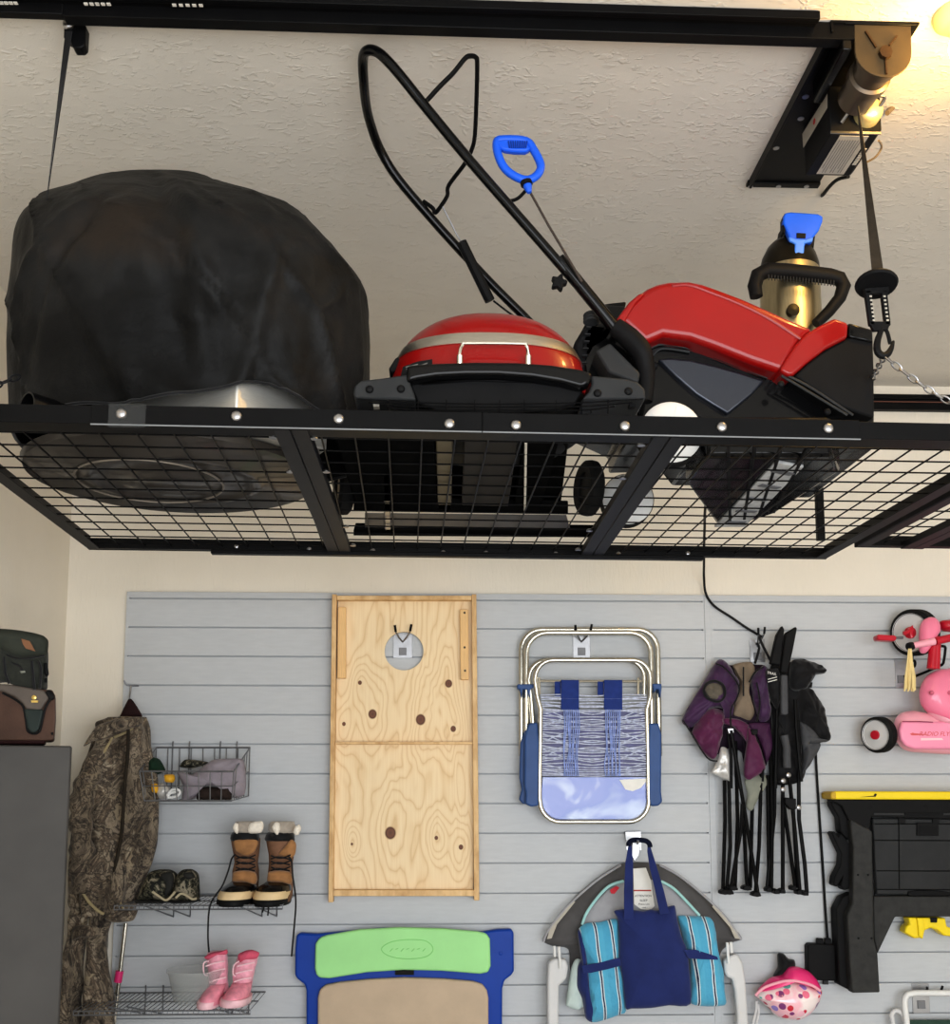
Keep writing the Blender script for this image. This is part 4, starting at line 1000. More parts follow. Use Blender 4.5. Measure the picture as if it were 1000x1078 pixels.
for arm, y in (([(120, 545), (160, 540), (168, 640), (165, 935), (130, 940), (102, 925), (106, 880), (98, 840), (100, 600)], SF-.09), ([(100, 580), (112, 574), (112, 930), (90, 925), (74, 905), (86, 860), (76, 800), (80, 640)], SF-.06), ([(690, 545), (735, 545), (748, 600), (746, 870), (752, 915), (735, 935), (700, 938), (686, 915), (684, 640)], SF-.09)):
    MB().prism_px(A(arm), y-.015, .026).build('armrest', NAVYP, lc, bevel=.008, seg=3)
for pts in ([(66, 360), (142, 360), (142, 376), (128, 384), (122, 425), (112, 384), (92, 384), (86, 425), (78, 384), (66, 380)], [(702, 358), (748, 358), (748, 376), (742, 425), (734, 384), (722, 384), (716, 400), (708, 378)]):
    MB().prism_px(A(pts), SF-.085, .05).build('pivot_clip', NAVYP, lc, bevel=.004)

# ---- blue child's easel with green rail and beige panel
E_ = lambda pts: C(300, 960, 3.846, pts)
ez = thing('folding_kids_chair', 'blue plastic folding play piece with light green top rail and beige panel against the slatwall', 'folding chair', PY(425, 1110, SF-.04))
fr = E_([(46, 95), (60, 86), (130, 90), (400, 66), (800, 82), (860, 72), (915, 70), (926, 82), (927, 240), (915, 258), (888, 278), (880, 310), (878, 620), (86, 620), (86, 320), (80, 295), (50, 272), (40, 258), (41, 150)])
MB().prism_px(fr, SF-.055, .045).build('blue_frame', ROYAL, ez, bevel=.012, seg=3)
gtop = [(120, 230), (122, 130), (140, 105), (170, 95), (300, 72), (460, 63), (640, 68), (780, 80), (815, 88), (830, 110), (833, 220), (822, 246), (790, 252), (640, 240), (480, 236), (330, 246), (180, 270), (140, 268), (126, 256)]
gg = MB().prism_px(E_(gtop), SF-.078, .03).build('green_rail', GREEN, ez, bevel=.012, seg=4, ang=60)
m = MB()
m.tube_px(E_([(390, 150), (430, 122), (500, 112), (570, 118), (600, 150), (570, 182), (490, 190), (420, 178)]), .0015, Y=SF-.0785, sm=4, seg=6, closed=True)
for i in range(7): m.tube_px(E_([(425+i*22, 160-(i % 2)*8), (436+i*22, 148)]), .0014, Y=SF-.0785, seg=5)
m.build('moulded_emblem', mat('embossed green', (132, 206, 118), .5), gg)
MB().prism_px(E_([(190, 276), (330, 256), (480, 246), (640, 250), (750, 258), (790, 272), (788, 300), (180, 300)]), SF-.050, .01).build('dark_gap', BLACKP, ez)
MB().prism_px(E_([(446, 232), (522, 232), (522, 256), (446, 256)]), SF-.066, .02).build('latch', BLACKP, ez, bevel=.002)
MB().prism_px(E_([(132, 620), (132, 350), (140, 315), (165, 297), (220, 286), (340, 274), (480, 267), (640, 272), (760, 282), (800, 294), (818, 320), (824, 350), (824, 620)]), SF-.085, .035).build('beige_panel', TAN, ez, bevel=.010, seg=4, ang=60)
MB().lathe([(.006, 0), (.008, .001), (.006, .002)], PY(*E_([(873, 168)])[0], SF-.0555), (0, -1, 0), 16).build('moulded_dot', ROYAL, ez)

# ---- baby seat (grey canopy, white legs) on a hook, with a navy bag in front
hook(667, 885, 'steel hook carrying the grey baby seat and the navy bag', 16, 20, prongs=False)
Q = lambda pts: C(560, 865, 4.167, pts)
bs = thing('baby_bouncer', 'folded grey baby bouncer with mint trim and white plastic legs behind the navy bag', 'baby bouncer', PY(680, 1100, SF-.1))
MB().pillow(Q([(390, 185), (470, 178), (560, 188), (640, 230), (740, 315), (830, 400), (900, 480), (920, 515), (880, 530), (838, 560), (820, 600), (780, 760), (500, 790), (240, 740), (170, 660), (160, 560), (90, 545), (48, 525), (60, 495), (110, 430), (190, 330), (290, 245)]), SF-.012, .05, .1, .008, 12, 1).build('grey_shell', GREYF, bs)
for pts in ([(50, 528), (70, 480), (130, 400), (210, 320), (300, 246), (390, 190)], [(560, 190), (650, 240), (760, 330), (850, 420), (918, 518)]):
    MB().tube_px(Q(pts), .005, Y=SF-.068, sm=5, seg=8).build('canopy_piping', GREYL, bs)
for pts in ([(66, 515), (78, 470), (178, 350), (190, 352), (110, 450), (86, 512)], [(915, 515), (900, 480), (800, 365), (790, 372), (870, 465), (890, 512)]):
    MB().prism_px(Q(pts), SF-.072, .006).build('reflective_strip', LABELG, bs)
MB().pillow(Q([(330, 300), (400, 262), (480, 252), (570, 262), (620, 300), (680, 360), (740, 415), (760, 560), (700, 700), (400, 760), (250, 640), (220, 450), (260, 380)]), SF-.05, .02, .1, .005, 14, 2).build('seat_pad', GREYL, bs)
for pts in ([(220, 452), (240, 400), (290, 330), (340, 282), (402, 260)], [(566, 262), (620, 292), (680, 352), (735, 412)]):
    MB().tube_px(Q(pts), .006, Y=SF-.072, sm=5, seg=8).build('mint_trim', MINT, bs)
MB().prism_px(Q([(342, 300), (370, 282), (384, 290), (362, 316), (348, 316)]), SF-.078, .004).build('red_tag', mat('red cloth tag', (196, 46, 60), .7), bs)
MB().pillow(Q([(172, 640), (200, 600), (240, 640), (250, 780), (205, 824), (160, 812), (150, 790)]), SF-.07, .03, .3, .008, 14, 5).build('mint_cushion', mat('pale mint cushion', (200, 216, 212), .8, 0, .1, 14, .3, 60), bs)
for s, pts in ((0, [(70, 1000), (68, 700), (72, 620), (100, 600), (150, 605), (160, 640), (152, 690), (135, 706), (118, 720), (116, 1000)]), (1, [(846, 660), (842, 610), (870, 590), (900, 580), (925, 620), (938, 700), (946, 820), (955, 1000), (900, 1000), (902, 850), (890, 740), (880, 690), (856, 684)])):
    MB().prism_px(Q(pts), SF-.10, .05).build('plastic_leg', OFFW, bs, bevel=.010, seg=3)
for u0, v0, u1, v1 in ((98, 545, 100, 592), (118, 548, 124, 645), (856, 530, 862, 622), (872, 528, 876, 575)):
    MB().tube_px(Q([(u0, v0), (u1, v1)]), .006, Y=SF-.108, seg=8).build('leg_pin', WHITEP, bs)
tagm = MB().prism_px(Q([(444, 206), (500, 202), (522, 260), (530, 320), (538, 370), (520, 388), (478, 384), (448, 362)]), SF-.079, .002).build('warning_tag', LABELW, bs)
MB().prism_px(Q([(446, 299), (522, 299), (523, 305), (446, 305)]), SF-.0805, .001).build('tag_line', INKR, tagm, smooth_=False)
for i, (s, v, h) in enumerate((('ATTENTION', 326, .0125), ('SLEEP', 346, .013), ('Please Lire', 362, .0105), ('- sans -', 376, .009))):
    q = PY(*Q([(488+i*1.5, v)])[0], SF-.0803); text('tag_print', s, h, INK, tagm, Matrix.Translation(q) @ FACE, .0003)
# bag
bg = thing('navy_picnic_bag', 'navy canvas tote with turquoise striped quilt folded into both sides, hanging by two handles', 'bag', PY(680, 1072, SF-.14))
MB().pillow(Q([(205, 470), (240, 445), (300, 440), (372, 428), (384, 500), (384, 598), (395, 660), (410, 740), (412, 830), (390, 845), (330, 866), (280, 880), (256, 872), (246, 800), (235, 700), (225, 600), (206, 520)]), SF-.085, .065, .3, .014, 16, 3).build('striped_quilt', STRIPE, bg)
MB().pillow(Q([(640, 415), (700, 414), (780, 420), (802, 470), (812, 560), (836, 650), (843, 740), (842, 806), (700, 800), (694, 700), (690, 600), (672, 560), (655, 480)]), SF-.085, .065, .3, .014, 16, 4).build('striped_quilt', STRIPE, bg)
MB().pillow(Q([(200, 480), (222, 478), (240, 600), (250, 700), (258, 800), (276, 868), (262, 880), (235, 860), (220, 780), (195, 720), (198, 640), (215, 600), (206, 540)]), SF-.09, .05, .3, .004, 14, 4).build('quilt_back', NAVY, bg)
body = [(360, 392), (400, 384), (455, 388), (490, 392), (520, 384), (550, 388), (612, 368), (628, 372), (636, 420), (655, 500), (680, 560), (690, 640), (696, 800), (600, 806), (520, 818), (440, 820), (410, 818), (398, 700), (384, 600), (382, 520), (376, 430)]
MB().pillow(Q(body), SF-.13, .04, .8, .006, 10, 6, sub=4).build('bag_body', NAVY, bg, ang=70)
for pts in ([(218, 632), (300, 618), (386, 596), (392, 632), (330, 648), (256, 664), (226, 664)], [(664, 562), (720, 562), (812, 592), (818, 606), (750, 604), (684, 600), (676, 580)]):
    MB().prism_px(Q(pts), SF-.156, .004).build('side_band', NAVY, bg, bevel=.001)
for pts in ([(424, 98), (436, 98), (444, 180), (443, 300), (446, 428), (404, 428), (404, 300), (410, 180)], [(508, 95), (520, 110), (548, 200), (578, 300), (602, 400), (562, 408), (540, 300), (516, 200), (506, 130)]):
    MB().prism_px(Q(pts), SF-.172, .005).build('bag_handle', NAVY, bg, bevel=.001)
MB().tube_px(Q([(424, 108), (426, 92), (440, 82), (466, 80), (498, 84), (514, 96), (518, 112)]), .0105, Y=SF-.170, sm=4, seg=8).build('handle_top', mat('dark navy webbing', (16, 20, 40), .8, 0, .1, 30), bg)
MB().prism_px(Q([(408, 44), (478, 42), (480, 84), (410, 84)]), SF-.018, .017).build('hook_plate', STEEL, None, bevel=.002)
hp_ = bpy.context.scene.objects['hook_plate']; ht = [o for o in COL.objects if o.name.startswith('wall_hook')][-1]
hp_.parent = ht; hp_.matrix_parent_inverse = Matrix.Translation(-ht.location)
m_ = MB().prism_px(Q([(440, 84), (478, 86), (470, 150), (450, 176), (438, 150)]), SF-.020, .012).build('hook_tongue', STEEL, ht, bevel=.002)
MB().tube_px(Q([(462, 92, SF-.02), (463, 96, SF-.10), (464, 92, SF-.19), (465, 82, SF-.195)]), .005, seg=8).build('hook_arm', STEEL, ht)

# ---- folded camp chairs
hook(797, 685, 'steel hook half hidden behind the folded purple and black camp chairs', 16, 24, forks=((-2, -6), (4, -7)))
P_ = lambda pts: C(710, 650, 5.5556, pts)
L_ = lambda pts: C(730, 780, 3.62, pts)
pc_ = thing('folded_camp_chair', 'folded purple and plum camp chair hanging from the hook, cup holder at left', 'camp chair', PY(780, 945, SF-.06))
def pil(root, nm, pts, y, d, mt, a=.008, s=0, conv=P_): return MB().pillow(conv(pts), SF-y, d, .3, a*1.7, 24, s).build(nm, mt, root, ang=70)
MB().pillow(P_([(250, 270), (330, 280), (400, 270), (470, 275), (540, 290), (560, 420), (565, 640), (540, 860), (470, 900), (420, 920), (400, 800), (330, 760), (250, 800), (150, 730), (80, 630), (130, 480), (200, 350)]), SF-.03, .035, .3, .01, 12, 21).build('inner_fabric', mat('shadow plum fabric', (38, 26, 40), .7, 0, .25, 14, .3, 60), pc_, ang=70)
pil(pc_, 'purple_seat', [(245, 255), (275, 245), (310, 268), (350, 330), (375, 380), (370, 450), (345, 520), (330, 580), (290, 600), (300, 545), (240, 525), (170, 560), (110, 640), (60, 630), (42, 600), (70, 540), (130, 440), (190, 340)], .06, .05, PURPLE, .012, 1)
pil(pc_, 'plum_flap', [(225, 530), (280, 545), (290, 590), (280, 660), (262, 760), (230, 830), (190, 815), (130, 740), (100, 680), (130, 610), (180, 550)], .075, .05, PLUM, .012, 2)
pil(pc_, 'taupe_back', [(340, 280), (400, 262), (450, 262), (470, 300), (450, 350), (432, 440), (450, 500), (468, 560), (440, 602), (390, 585), (345, 570), (350, 510), (372, 440), (382, 380), (360, 320)], .065, .03, TAUPE, .006, 3)
pil(pc_, 'purple_side', [(470, 330), (520, 280), (545, 320), (540, 420), (560, 520), (548, 600), (500, 610), (480, 560), (462, 500), (450, 420), (445, 370)], .075, .04, PURPLE, .010, 4)
cup = MB().tube_px(P_([(172, 420), (190, 385), (235, 372), (280, 392), (295, 430), (288, 470), (255, 492), (205, 478), (178, 450)]), .006, Y=SF-.115, sm=4, seg=8, closed=True).build('cup_holder_rim', BLACKF, pc_)
pil(pc_, 'cup_holder_mesh', [(180, 420), (200, 390), (236, 382), (272, 398), (284, 432), (276, 464), (248, 480), (206, 470), (186, 446)], .108, .012, mat('taupe mesh', (92, 86, 76), .8, 0, .2, 60), .003, 4)
pil(pc_, 'plum_pocket', [(290, 590), (360, 592), (420, 620), (440, 660), (430, 740), (400, 700), (330, 630), (285, 620)], .09, .02, PLUM, .006, 6)
pil(pc_, 'plum_pocket', [(430, 640), (470, 690), (530, 860), (520, 900), (440, 950), (405, 930), (405, 850), (420, 740)], .10, .03, PLUM, .006, 5)
pil(pc_, 'plum_pocket', [(435, 618), (550, 618), (560, 640), (570, 760), (540, 850), (510, 760), (480, 690), (440, 650)], .09, .02, mat('deep plum', (62, 30, 60), .6, 0, .2, 14), .006, 7)
pil(pc_, 'silver_sleeve', [(270, 762), (300, 762), (325, 800), (330, 950), (300, 948), (260, 930), (215, 905), (250, 840)], .085, .015, SILVER, .004, 8)
pil(pc_, 'grey_cloth', [(195, 150), (235, 130), (270, 130), (280, 165), (250, 215), (222, 266), (200, 250), (205, 200)], .055, .015, SAGE, .004, 9, L_)
for pts in ([(240, 270), (300, 300), (375, 400), (365, 470), (330, 540), (330, 640)], [(436, 380), (470, 320), (520, 290)], [(48, 600), (100, 680), (190, 820), (250, 840)], [(480, 380), (500, 500), (480, 610)], [(403, 290), (403, 460)]):
    MB().tube_px(P_(pts), .0035, Y=SF-.118, sm=4, seg=6).build('piping', BLACKF, pc_)
bc_ = thing('folded_camp_chair', 'folded black camp chair with two tall black poles beside the purple one', 'camp chair', PY(825, 945, SF-.06))
def leg(root, pts, r=.0082, y=.07, conv=L_): return MB().tube_px(conv(pts), r, Y=SF-y, seg=9).build('leg', BLACK, root)
for pts, y in (([(150, 0), (190, 240), (245, 580)], .10), ([(186, 240), (182, 330), (140, 575)], .105), ([(118, 150), (120, 300), (112, 575)], .05), ([(135, 150), (140, 400), (126, 575)], .045), ([(160, 0), (168, 300), (158, 560)], .055), ([(190, 290), (204, 560)], .05), ([(225, 200), (216, 560)], .045), ([(258, 100), (250, 400), (236, 580)], .06)):
    leg(pc_, pts, .0082, y)
for u, v in ((122, 578), (140, 578), (156, 562), (208, 562), (244, 586)): MB().prism_px(L_([(u-18, v-5), (u-4, v-12), (u+10, v-8), (u+16, v+6), (u, v+9), (u-18, v+6)]), SF-.115, .05).build('leg_foot', BLACKP, pc_, bevel=.003)
for u, v in ((330, 665), (470, 672)): MB().prism_px(P_([(u-22, v-18), (u+18, v-18), (u+18, v+12), (u-14, v+16)]), SF-.125, .03).build('joint', STEEL if u < 400 else BLACKP, pc_, bevel=.003)
leg(pc_, [(330, 660), (350, 780), (385, 1000)], .008, .122, P_)
leg(pc_, [(312, 680), (330, 800), (332, 1000)], .0062, .10, P_); leg(pc_, [(470, 680), (485, 720), (520, 830), (516, 960)], .005, .108, P_)
# black chair
MB().pillow(P_([(560, 290), (640, 270), (760, 250), (800, 330), (790, 420), (830, 470), (880, 640), (850, 730), (780, 860), (740, 960), (600, 980), (570, 900), (570, 600)]), SF-.03, .035, .3, .01, 12, 22).build('inner_fabric', BLACKF, bc_, ang=70)
for pts in ([(598, 100), (632, 46), (644, 70), (622, 280), (560, 270)], [(650, 90), (712, 52), (718, 66), (692, 200), (660, 330), (620, 320)]):
    MB().prism_px(P_(pts), SF-.125, .03).build('arm_pole', BLACKP, bc_, bevel=.006)
pil(bc_, 'black_seat', [(690, 250), (750, 242), (800, 260), (850, 276), (884, 308), (870, 330), (820, 338), (800, 380), (760, 420), (700, 430), (670, 400), (672, 300)], .06, .05, BLACKF, .012, 11)
pil(bc_, 'black_back', [(720, 430), (780, 408), (830, 460), (872, 540), (890, 640), (908, 712), (870, 730), (800, 690), (740, 640), (720, 560)], .055, .05, BLACKF, .012, 12)
pil(bc_, 'grey_flap', [(735, 620), (800, 660), (850, 720), (838, 780), (760, 905), (740, 920), (745, 800), (730, 700)], .05, .04, CHARF, .008, 13)
pil(bc_, 'grey_flap', [(735, 610), (800, 650), (850, 705), (900, 720), (800, 745), (765, 740), (750, 780), (735, 700)], .075, .025, CHARF, .006, 13)
pil(bc_, 'black_pouch', [(540, 310), (600, 300), (620, 380), (615, 480), (600, 540), (560, 480), (540, 400)], .09, .03, BLACKF, .006, 14)
pil(bc_, 'black_bundle', [(560, 480), (700, 470), (735, 560), (740, 900), (700, 960), (600, 960), (560, 800), (570, 600)], .045, .035, BLACKF, .012, 15)
MB().prism_px(P_([(624, 335), (664, 335), (668, 560), (664, 570), (626, 568)]), SF-.14, .03).build('grey_tube', CHARF, bc_, bevel=.012, seg=4)
MB().tube_px(P_([(640, 690), (655, 760), (658, 880)]), .017, Y=SF-.115, seg=12).build('grey_tube', CHARF, bc_)
st = MB().prism_px(P_([(536, 312), (600, 300), (604, 364), (545, 386)]), SF-.128, .006).build('printed_strap', BLACKF, bc_)
q = PY(*P_([(569, 328)])[0], SF-.129)
text('strap_print', 'TRAIL', .016, LABELW, st, Matrix.Translation(q) @ Matrix.Rotation(math.radians(10), 4, 'Y') @ FACE, .0004)
for v in (358, 374): MB().bar(PY(*P_([(546, v+4)])[0], SF-.1286), PY(*P_([(600, v-10)])[0], SF-.1286), .001, .0028).build('strap_stripe', LABELW, st)
for pts in ([(600, 540), (596, 700), (590, 1000)], [(706, 480), (712, 640), (735, 900)], [(722, 600), (730, 800), (742, 960)]): leg(bc_, pts, .0075, .118, P_)
for pts, y in (([(292, 0), (300, 300), (296, 570)], .06), ([(312, 0), (308, 280), (280, 565)], .055), ([(340, 150), (340, 575)], .085), ([(345, 250), (388, 560)], .06), ([(365, 140), (385, 330), (405, 578)], .09), ([(378, 240), (398, 560)], .05), ([(400, 60), (402, 300), (424, 470), (432, 580)], .075), ([(283, 130), (288, 565)], .05)):
    leg(bc_, pts, .0085, y)
for u, v in ((290, 568), (320, 576), (342, 574), (385, 562), (406, 578), (430, 582)): MB().prism_px(L_([(u-12, v-5), (u, v-12), (u+9, v-6), (u+10, v+8), (u-10, v+8)]), SF-.105, .05).build('leg_foot', BLACKP, bc_, bevel=.003)
for u, v in ((342, 152), (342, 185), (362, 130), (402, 254)): MB().lathe([(0, -.008), (.010, -.008), (.010, .004), (0, .008)], PY(*L_([(u, v)])[0], SF-.115), (0, -1, 0), 12).build('joint_pin', STEEL, bc_)
MB().prism_px(L_([(348, 215), (392, 220), (392, 262), (372, 262), (350, 240)]), SF-.12, .04).build('joint', BLACKP, bc_, bevel=.004)
for pts in ([(560, 250), (500, 130), (508, 110)], [(800, 380), (795, 410)], [(470, 270), (495, 180), (478, 150)]):
    MB().tube_px(P_(pts), .006, Y=SF-.07, sm=3, seg=6).build('hang_loop', BLACKF, bc_)
# ---- cord down to the power supply
SC_ = tag(MB().tube_px([(858, 760, SF-.02), (859, 800, SF-.012), (862, 850, SF-.010), (866, 910, SF-.010), (869, 960, SF-.012), (871.5, 992, SF-.025)], .0055, sm=5, seg=7).build('supply_cord', CORDB), None, None)
ps = thing('power_supply', 'black square power supply box on the slatwall beside the work table', 'power supply', PY(866, 1034, SF-.03))
SC_.parent = ps; SC_.matrix_parent_inverse = Matrix.Translation(-ps.location)
MB().prism_px([(850.5, 996), (853, 993.5), (880, 994.5), (882, 997), (883, 1033), (854, 1032), (851, 1029)], SF-.05, .049).build('box', BLACKP, ps, bevel=.005, seg=3)
for px in (863.5, 872): MB().prism_px([(px-3, 988), (px+3, 988), (px+3.5, 994.5), (px-3.5, 994.5)], SF-.036, .02).build('plug_socket', BLACKP, ps, bevel=.002)
MB().prism_px([(867, 1032), (872, 1032), (872, 1036.5), (867, 1036.5)], SF-.03, .015).build('mount_tab', GREYP, ps)

# ---- black work table, folded, yellow top edge
Kx = lambda pts: C(860, 820, 4.179, pts)
wt = thing('folding_work_table', 'folded black plastic work table with a yellow top edge hung on the slatwall', 'work table', PY(940, 1046, SF-.05))
yt = Kx([(62, 60), (80, 54), (700, 56), (700, 92), (66, 90)])
MB().prism_px(yt, SF-.125, .11).build('yellow_top', YELLOW, wt, bevel=.006)
MB().prism_px(Kx([(60, 62), (74, 54), (84, 56), (86, 90), (62, 88)]), SF-.13, .115).build('top_end_cap', mat('dull ochre plastic', (196, 160, 44), .5), wt, bevel=.005)
MB().prism_px(Kx([(255, 64), (264, 66), (258, 78), (190, 80), (250, 74)]), SF-.127, .003).build('top_scratch', BLACKP, wt)
MB().prism_px(Kx([(62, 90), (700, 92), (700, 180), (240, 168), (232, 222), (190, 232), (150, 210), (140, 180), (110, 120), (70, 100)]), SF-.115, .06).build('apron', BLACKP, wt, bevel=.005)
MB().prism_px(Kx([(62, 96), (112, 100), (150, 180), (152, 272), (130, 262), (102, 230), (96, 170), (66, 120)]), SF-.095, .06).build('side_wing', BLACKP, wt, bevel=.006)
MB().prism_px(Kx([(64, 236), (78, 230), (96, 258), (104, 238), (128, 262), (152, 300), (154, 480), (120, 490), (104, 470), (110, 440), (88, 476), (72, 466), (78, 430), (104, 380), (108, 330), (84, 280)]), SF-.09, .06).build('side_wing', BLACKP, wt, bevel=.006)
MB().prism_px(Kx([(84, 575), (112, 520), (160, 500), (160, 936), (140, 928), (98, 905), (92, 760)]), SF-.09, .07).build('rear_leg', BLACKP, wt, bevel=.006)
lg = MB().prism_px(Kx([(148, 176), (190, 200), (232, 222), (244, 230), (250, 606), (252, 706), (268, 770), (278, 940), (154, 942), (142, 780), (134, 600), (158, 548), (160, 300), (150, 230)]), SF-.135, .05).build('front_leg', mat('worn black plastic', (48, 48, 47), .55, 0, .25, 30, .15, 240), wt, bevel=.006)
for u, v in ((180, 422), (224, 422), (182, 701), (240, 701)): MB().lathe([(0, -.002), (.005, -.002), (.005, .001), (0, .001)], PY(*Kx([(u, v)])[0], SF-.1355), (0, -1, 0), 12).build('screw_hole', BLACK, lg)
for u, v in ((236, 124), (480, 124)): MB().lathe([(0, -.002), (.009, -.002), (.009, .001), (0, .001)], PY(*Kx([(u, v)])[0], SF-.1155), (0, -1, 0), 14).build('apron_hole', BLACK, wt)
MB().prism_px(Kx([(250, 516), (700, 516), (700, 606), (345, 606), (268, 768), (252, 700), (248, 560)]), SF-.105, .05).build('lower_brace', mat('worn black plastic', (48, 48, 47)), wt, bevel=.005)
sh = MB().prism_px(Kx([(244, 172), (700, 176), (700, 512), (262, 510), (252, 340)]), SF-.10, .03).build('folded_shelf', mat('charcoal shelf plastic', (38, 39, 40), .45, 0, .15, 14, .1, 200), wt, bevel=.006)
for pts in ([(250, 262), (252, 512)], [(254, 198), (700, 198)], [(262, 486), (700, 488)], [(250, 270), (700, 272)], [(262, 404), (700, 406)], [(360, 200), (362, 486)]):
    MB().tube_px(Kx(pts), .0026, Y=SF-.101, seg=6).build('shelf_rib', BLACK, sh)
MB().prism_px(Kx([(440, 192), (536, 192), (536, 250), (440, 250)]), SF-.108, .01).build('shelf_latch', BLACKP, sh, bevel=.002)
MB().prism_px(Kx([(452, 206), (528, 206), (528, 240), (452, 240)]), SF-.110, .004).build('latch_slot', BLACK, sh)
for u0, u1, v in ((250, 384, 150), (556, 700, 150), (386, 540, 148)): MB().prism_px(Kx([(u0, v), (u1, v), (u1, v+10), (u0, v+10)]), SF-.120, .006).build('hinge_rod', GREYP if u0 != 386 else BLACK, wt, bevel=.001)
for u in (360, 510): MB().prism_px(Kx([(u, 172), (u+30, 172), (u+30, 196), (u, 196)]), SF-.108, .01).build('hinge_tab', BLACKP, sh, bevel=.001)
MB().prism_px(Kx([(402, 496), (440, 490), (540, 492), (600, 500), (600, 514), (402, 514)]), SF-.108, .01).build('shelf_catch', BLACK, sh, bevel=.002)
yc = thing('yellow_clamp', 'small yellow plastic clamp bracket hanging under the black work table', 'clamp', PY(976, 988, SF-.05))
MB().prism_px(Kx([(402, 610), (566, 612), (572, 650), (700, 690), (700, 706), (560, 690), (530, 664), (500, 656), (470, 670), (462, 700), (430, 702), (386, 676), (392, 650), (410, 640)]), SF-.09, .06).build('bracket', YELLOW, yc, bevel=.006)
MB().prism_px(Kx([(440, 612), (468, 612), (476, 660), (466, 706), (448, 690), (446, 650)]), SF-.10, .02).build('bracket_rib', YELLOW, yc, bevel=.004)
MB().prism_px(Kx([(500, 612), (530, 612), (528, 632), (502, 632)]), SF-.096, .02).build('bracket_slot', BLACKP, yc)

# ---- pink tricycle
T = lambda pts: C(900, 630, 6.341, pts)
hook(948, 709, 'black painted hook and steel plate holding the pink tricycle', 12, 30, prongs=False)
ht2 = [o for o in COL.objects if o.name.startswith('wall_hook')][-1]
MB().tube_px(T([(330, 520, SF-.01), (400, 520, SF-.05), (470, 492, SF-.09), (520, 470, SF-.11)]), .006, seg=8).build('hook_rod', BLACK, ht2)
MB().tube_px(T([(384, 370, SF-.06), (382, 410, SF-.07), (400, 420, SF-.08), (398, 450, SF-.08), (380, 462, SF-.05)]), .006, sm=4, seg=8).build('hook_rod', BLACK, ht2)
MB().tube_px(T([(570, 318, SF-.12), (600, 322, SF-.12), (602, 350, SF-.12), (590, 430, SF-.12), (568, 448, SF-.12)]), .006, sm=3, seg=8).build('hook_rod', BLACK, ht2)
tc = thing('pink_tricycle', 'pink and red toddler tricycle with straw streamers hung on the slatwall', 'tricycle', PY(960, 794, SF-.1))
def wheel(u, v, ru, rv, Y, axis, wd, hubm):
    c_ = PY(*T([(u, v)])[0], Y); r = rv/6.341*Y/F
    t_ = MB().lathe([(r*.80, -wd/2-.002), (r*.9, -wd/2-.001), (r, -wd/2+.008), (r, wd/2-.008), (r*.9, wd/2), (r*.8, wd/2), (r*.80, -wd/2-.002)], c_, axis, 40).build('tire', RUBBER, tc)
    MB().lathe([(0, -wd/2-.002), (r*.3, -wd/2), (r*.78, -wd/2+.004), (r*.83, -wd/2-.004), (r*.83, wd/2), (0, wd/2)], c_, axis, 40).build('wheel_disc', OFFW, t_)
    MB().lathe([(0, -wd/2-.012), (r*.24, -wd/2-.010), (r*.26, -wd/2), (0, -wd/2+.01)], c_, axis, 24).build('hub_cap', hubm, t_)
wheel(400, 228, 95, 160, SF-.10, (.80, .58, .10), .07, REDP)
wheel(160, 910, 80, 122, SF-.12, (.82, .56, .06), .05, REDP)
MB().pillow(T([(430, 200), (450, 150), (490, 126), (530, 128), (560, 160), (568, 215), (540, 260), (500, 330), (470, 366), (440, 365), (425, 330)]), SF-.185, .035, .4, 0, 10, 1).build('front_fender', PINK, tc, ang=70)
pd = MB().prism_px(T([(150, 246), (160, 240), (270, 246), (280, 258), (276, 276), (262, 284), (160, 278), (150, 268)]), SF-.19, .05).build('pedal', REDP, tc, bevel=.006)
MB().tube_px(T([(270, 262), (320, 262)]), .006, Y=SF-.17, seg=8).build('crank', WIRE, tc)
MB().tube_px(T([(322, 232), (352, 226), (380, 190), (372, 235), (380, 262)]), .0085, Y=SF-.185, sm=2, seg=8).build('crank_spider', REDP, tc)
MB().tube_px(T([(510, 470), (520, 380), (530, 260)]), .020, Y=SF-.185, seg=14).build('fork_tube', REDP, tc); MB().tube_px(T([(540, 470), (545, 330), (548, 255)]), .017, Y=SF-.19, seg=14).build('fork_tube', REDP, tc)
MB().tube_px(T([(540, 285), (600, 272), (720, 245)]), .0165, Y=SF-.215, seg=12).build('handlebar', REDP, tc)
MB().tube_px(T([(372, 318), (440, 304), (530, 286)]), [.013, .014, .0165], Y=SF-.22, seg=12).build('handle_grip', PINKL, tc)
MB().lathe([(0, -.012), (.0165, -.012), (.018, 0), (.0165, .01), (0, .01)], PY(*T([(368, 320)])[0], SF-.22), (-.9, -.3, -.2), 16).build('grip_end', BLACKP, tc)
MB().pillow(T([(560, 160), (590, 145), (720, 145), (720, 225), (600, 222), (565, 200)]), SF-.15, .04, .6, 0, 10, 1).build('red_step', REDP, tc, ang=70)
rnd = random.Random(5)
for i in range(9):
    u = 338+i*7.5; e = u+rnd.uniform(-4, 8)+(i-4)*1.5
    MB().tube_px(T([(358+i*2.2, 335), (350+i*4, 420+rnd.uniform(-10, 10)), (u, 520), (e-4, 618+rnd.uniform(-14, 6))]), [.002, .0035, .0045, .004], Y=SF-.225-rnd.uniform(0, .012), seg=6).build('streamer', PALEY, tc)
MB().pillow(T([(428, 640), (440, 580), (475, 520), (540, 480), (600, 470), (720, 480), (720, 840), (640, 845), (540, 810), (470, 750), (436, 700)]), SF-.15, .055, .5, 0, 10, 1, sub=8).build('seat', PINK, tc, ang=80)
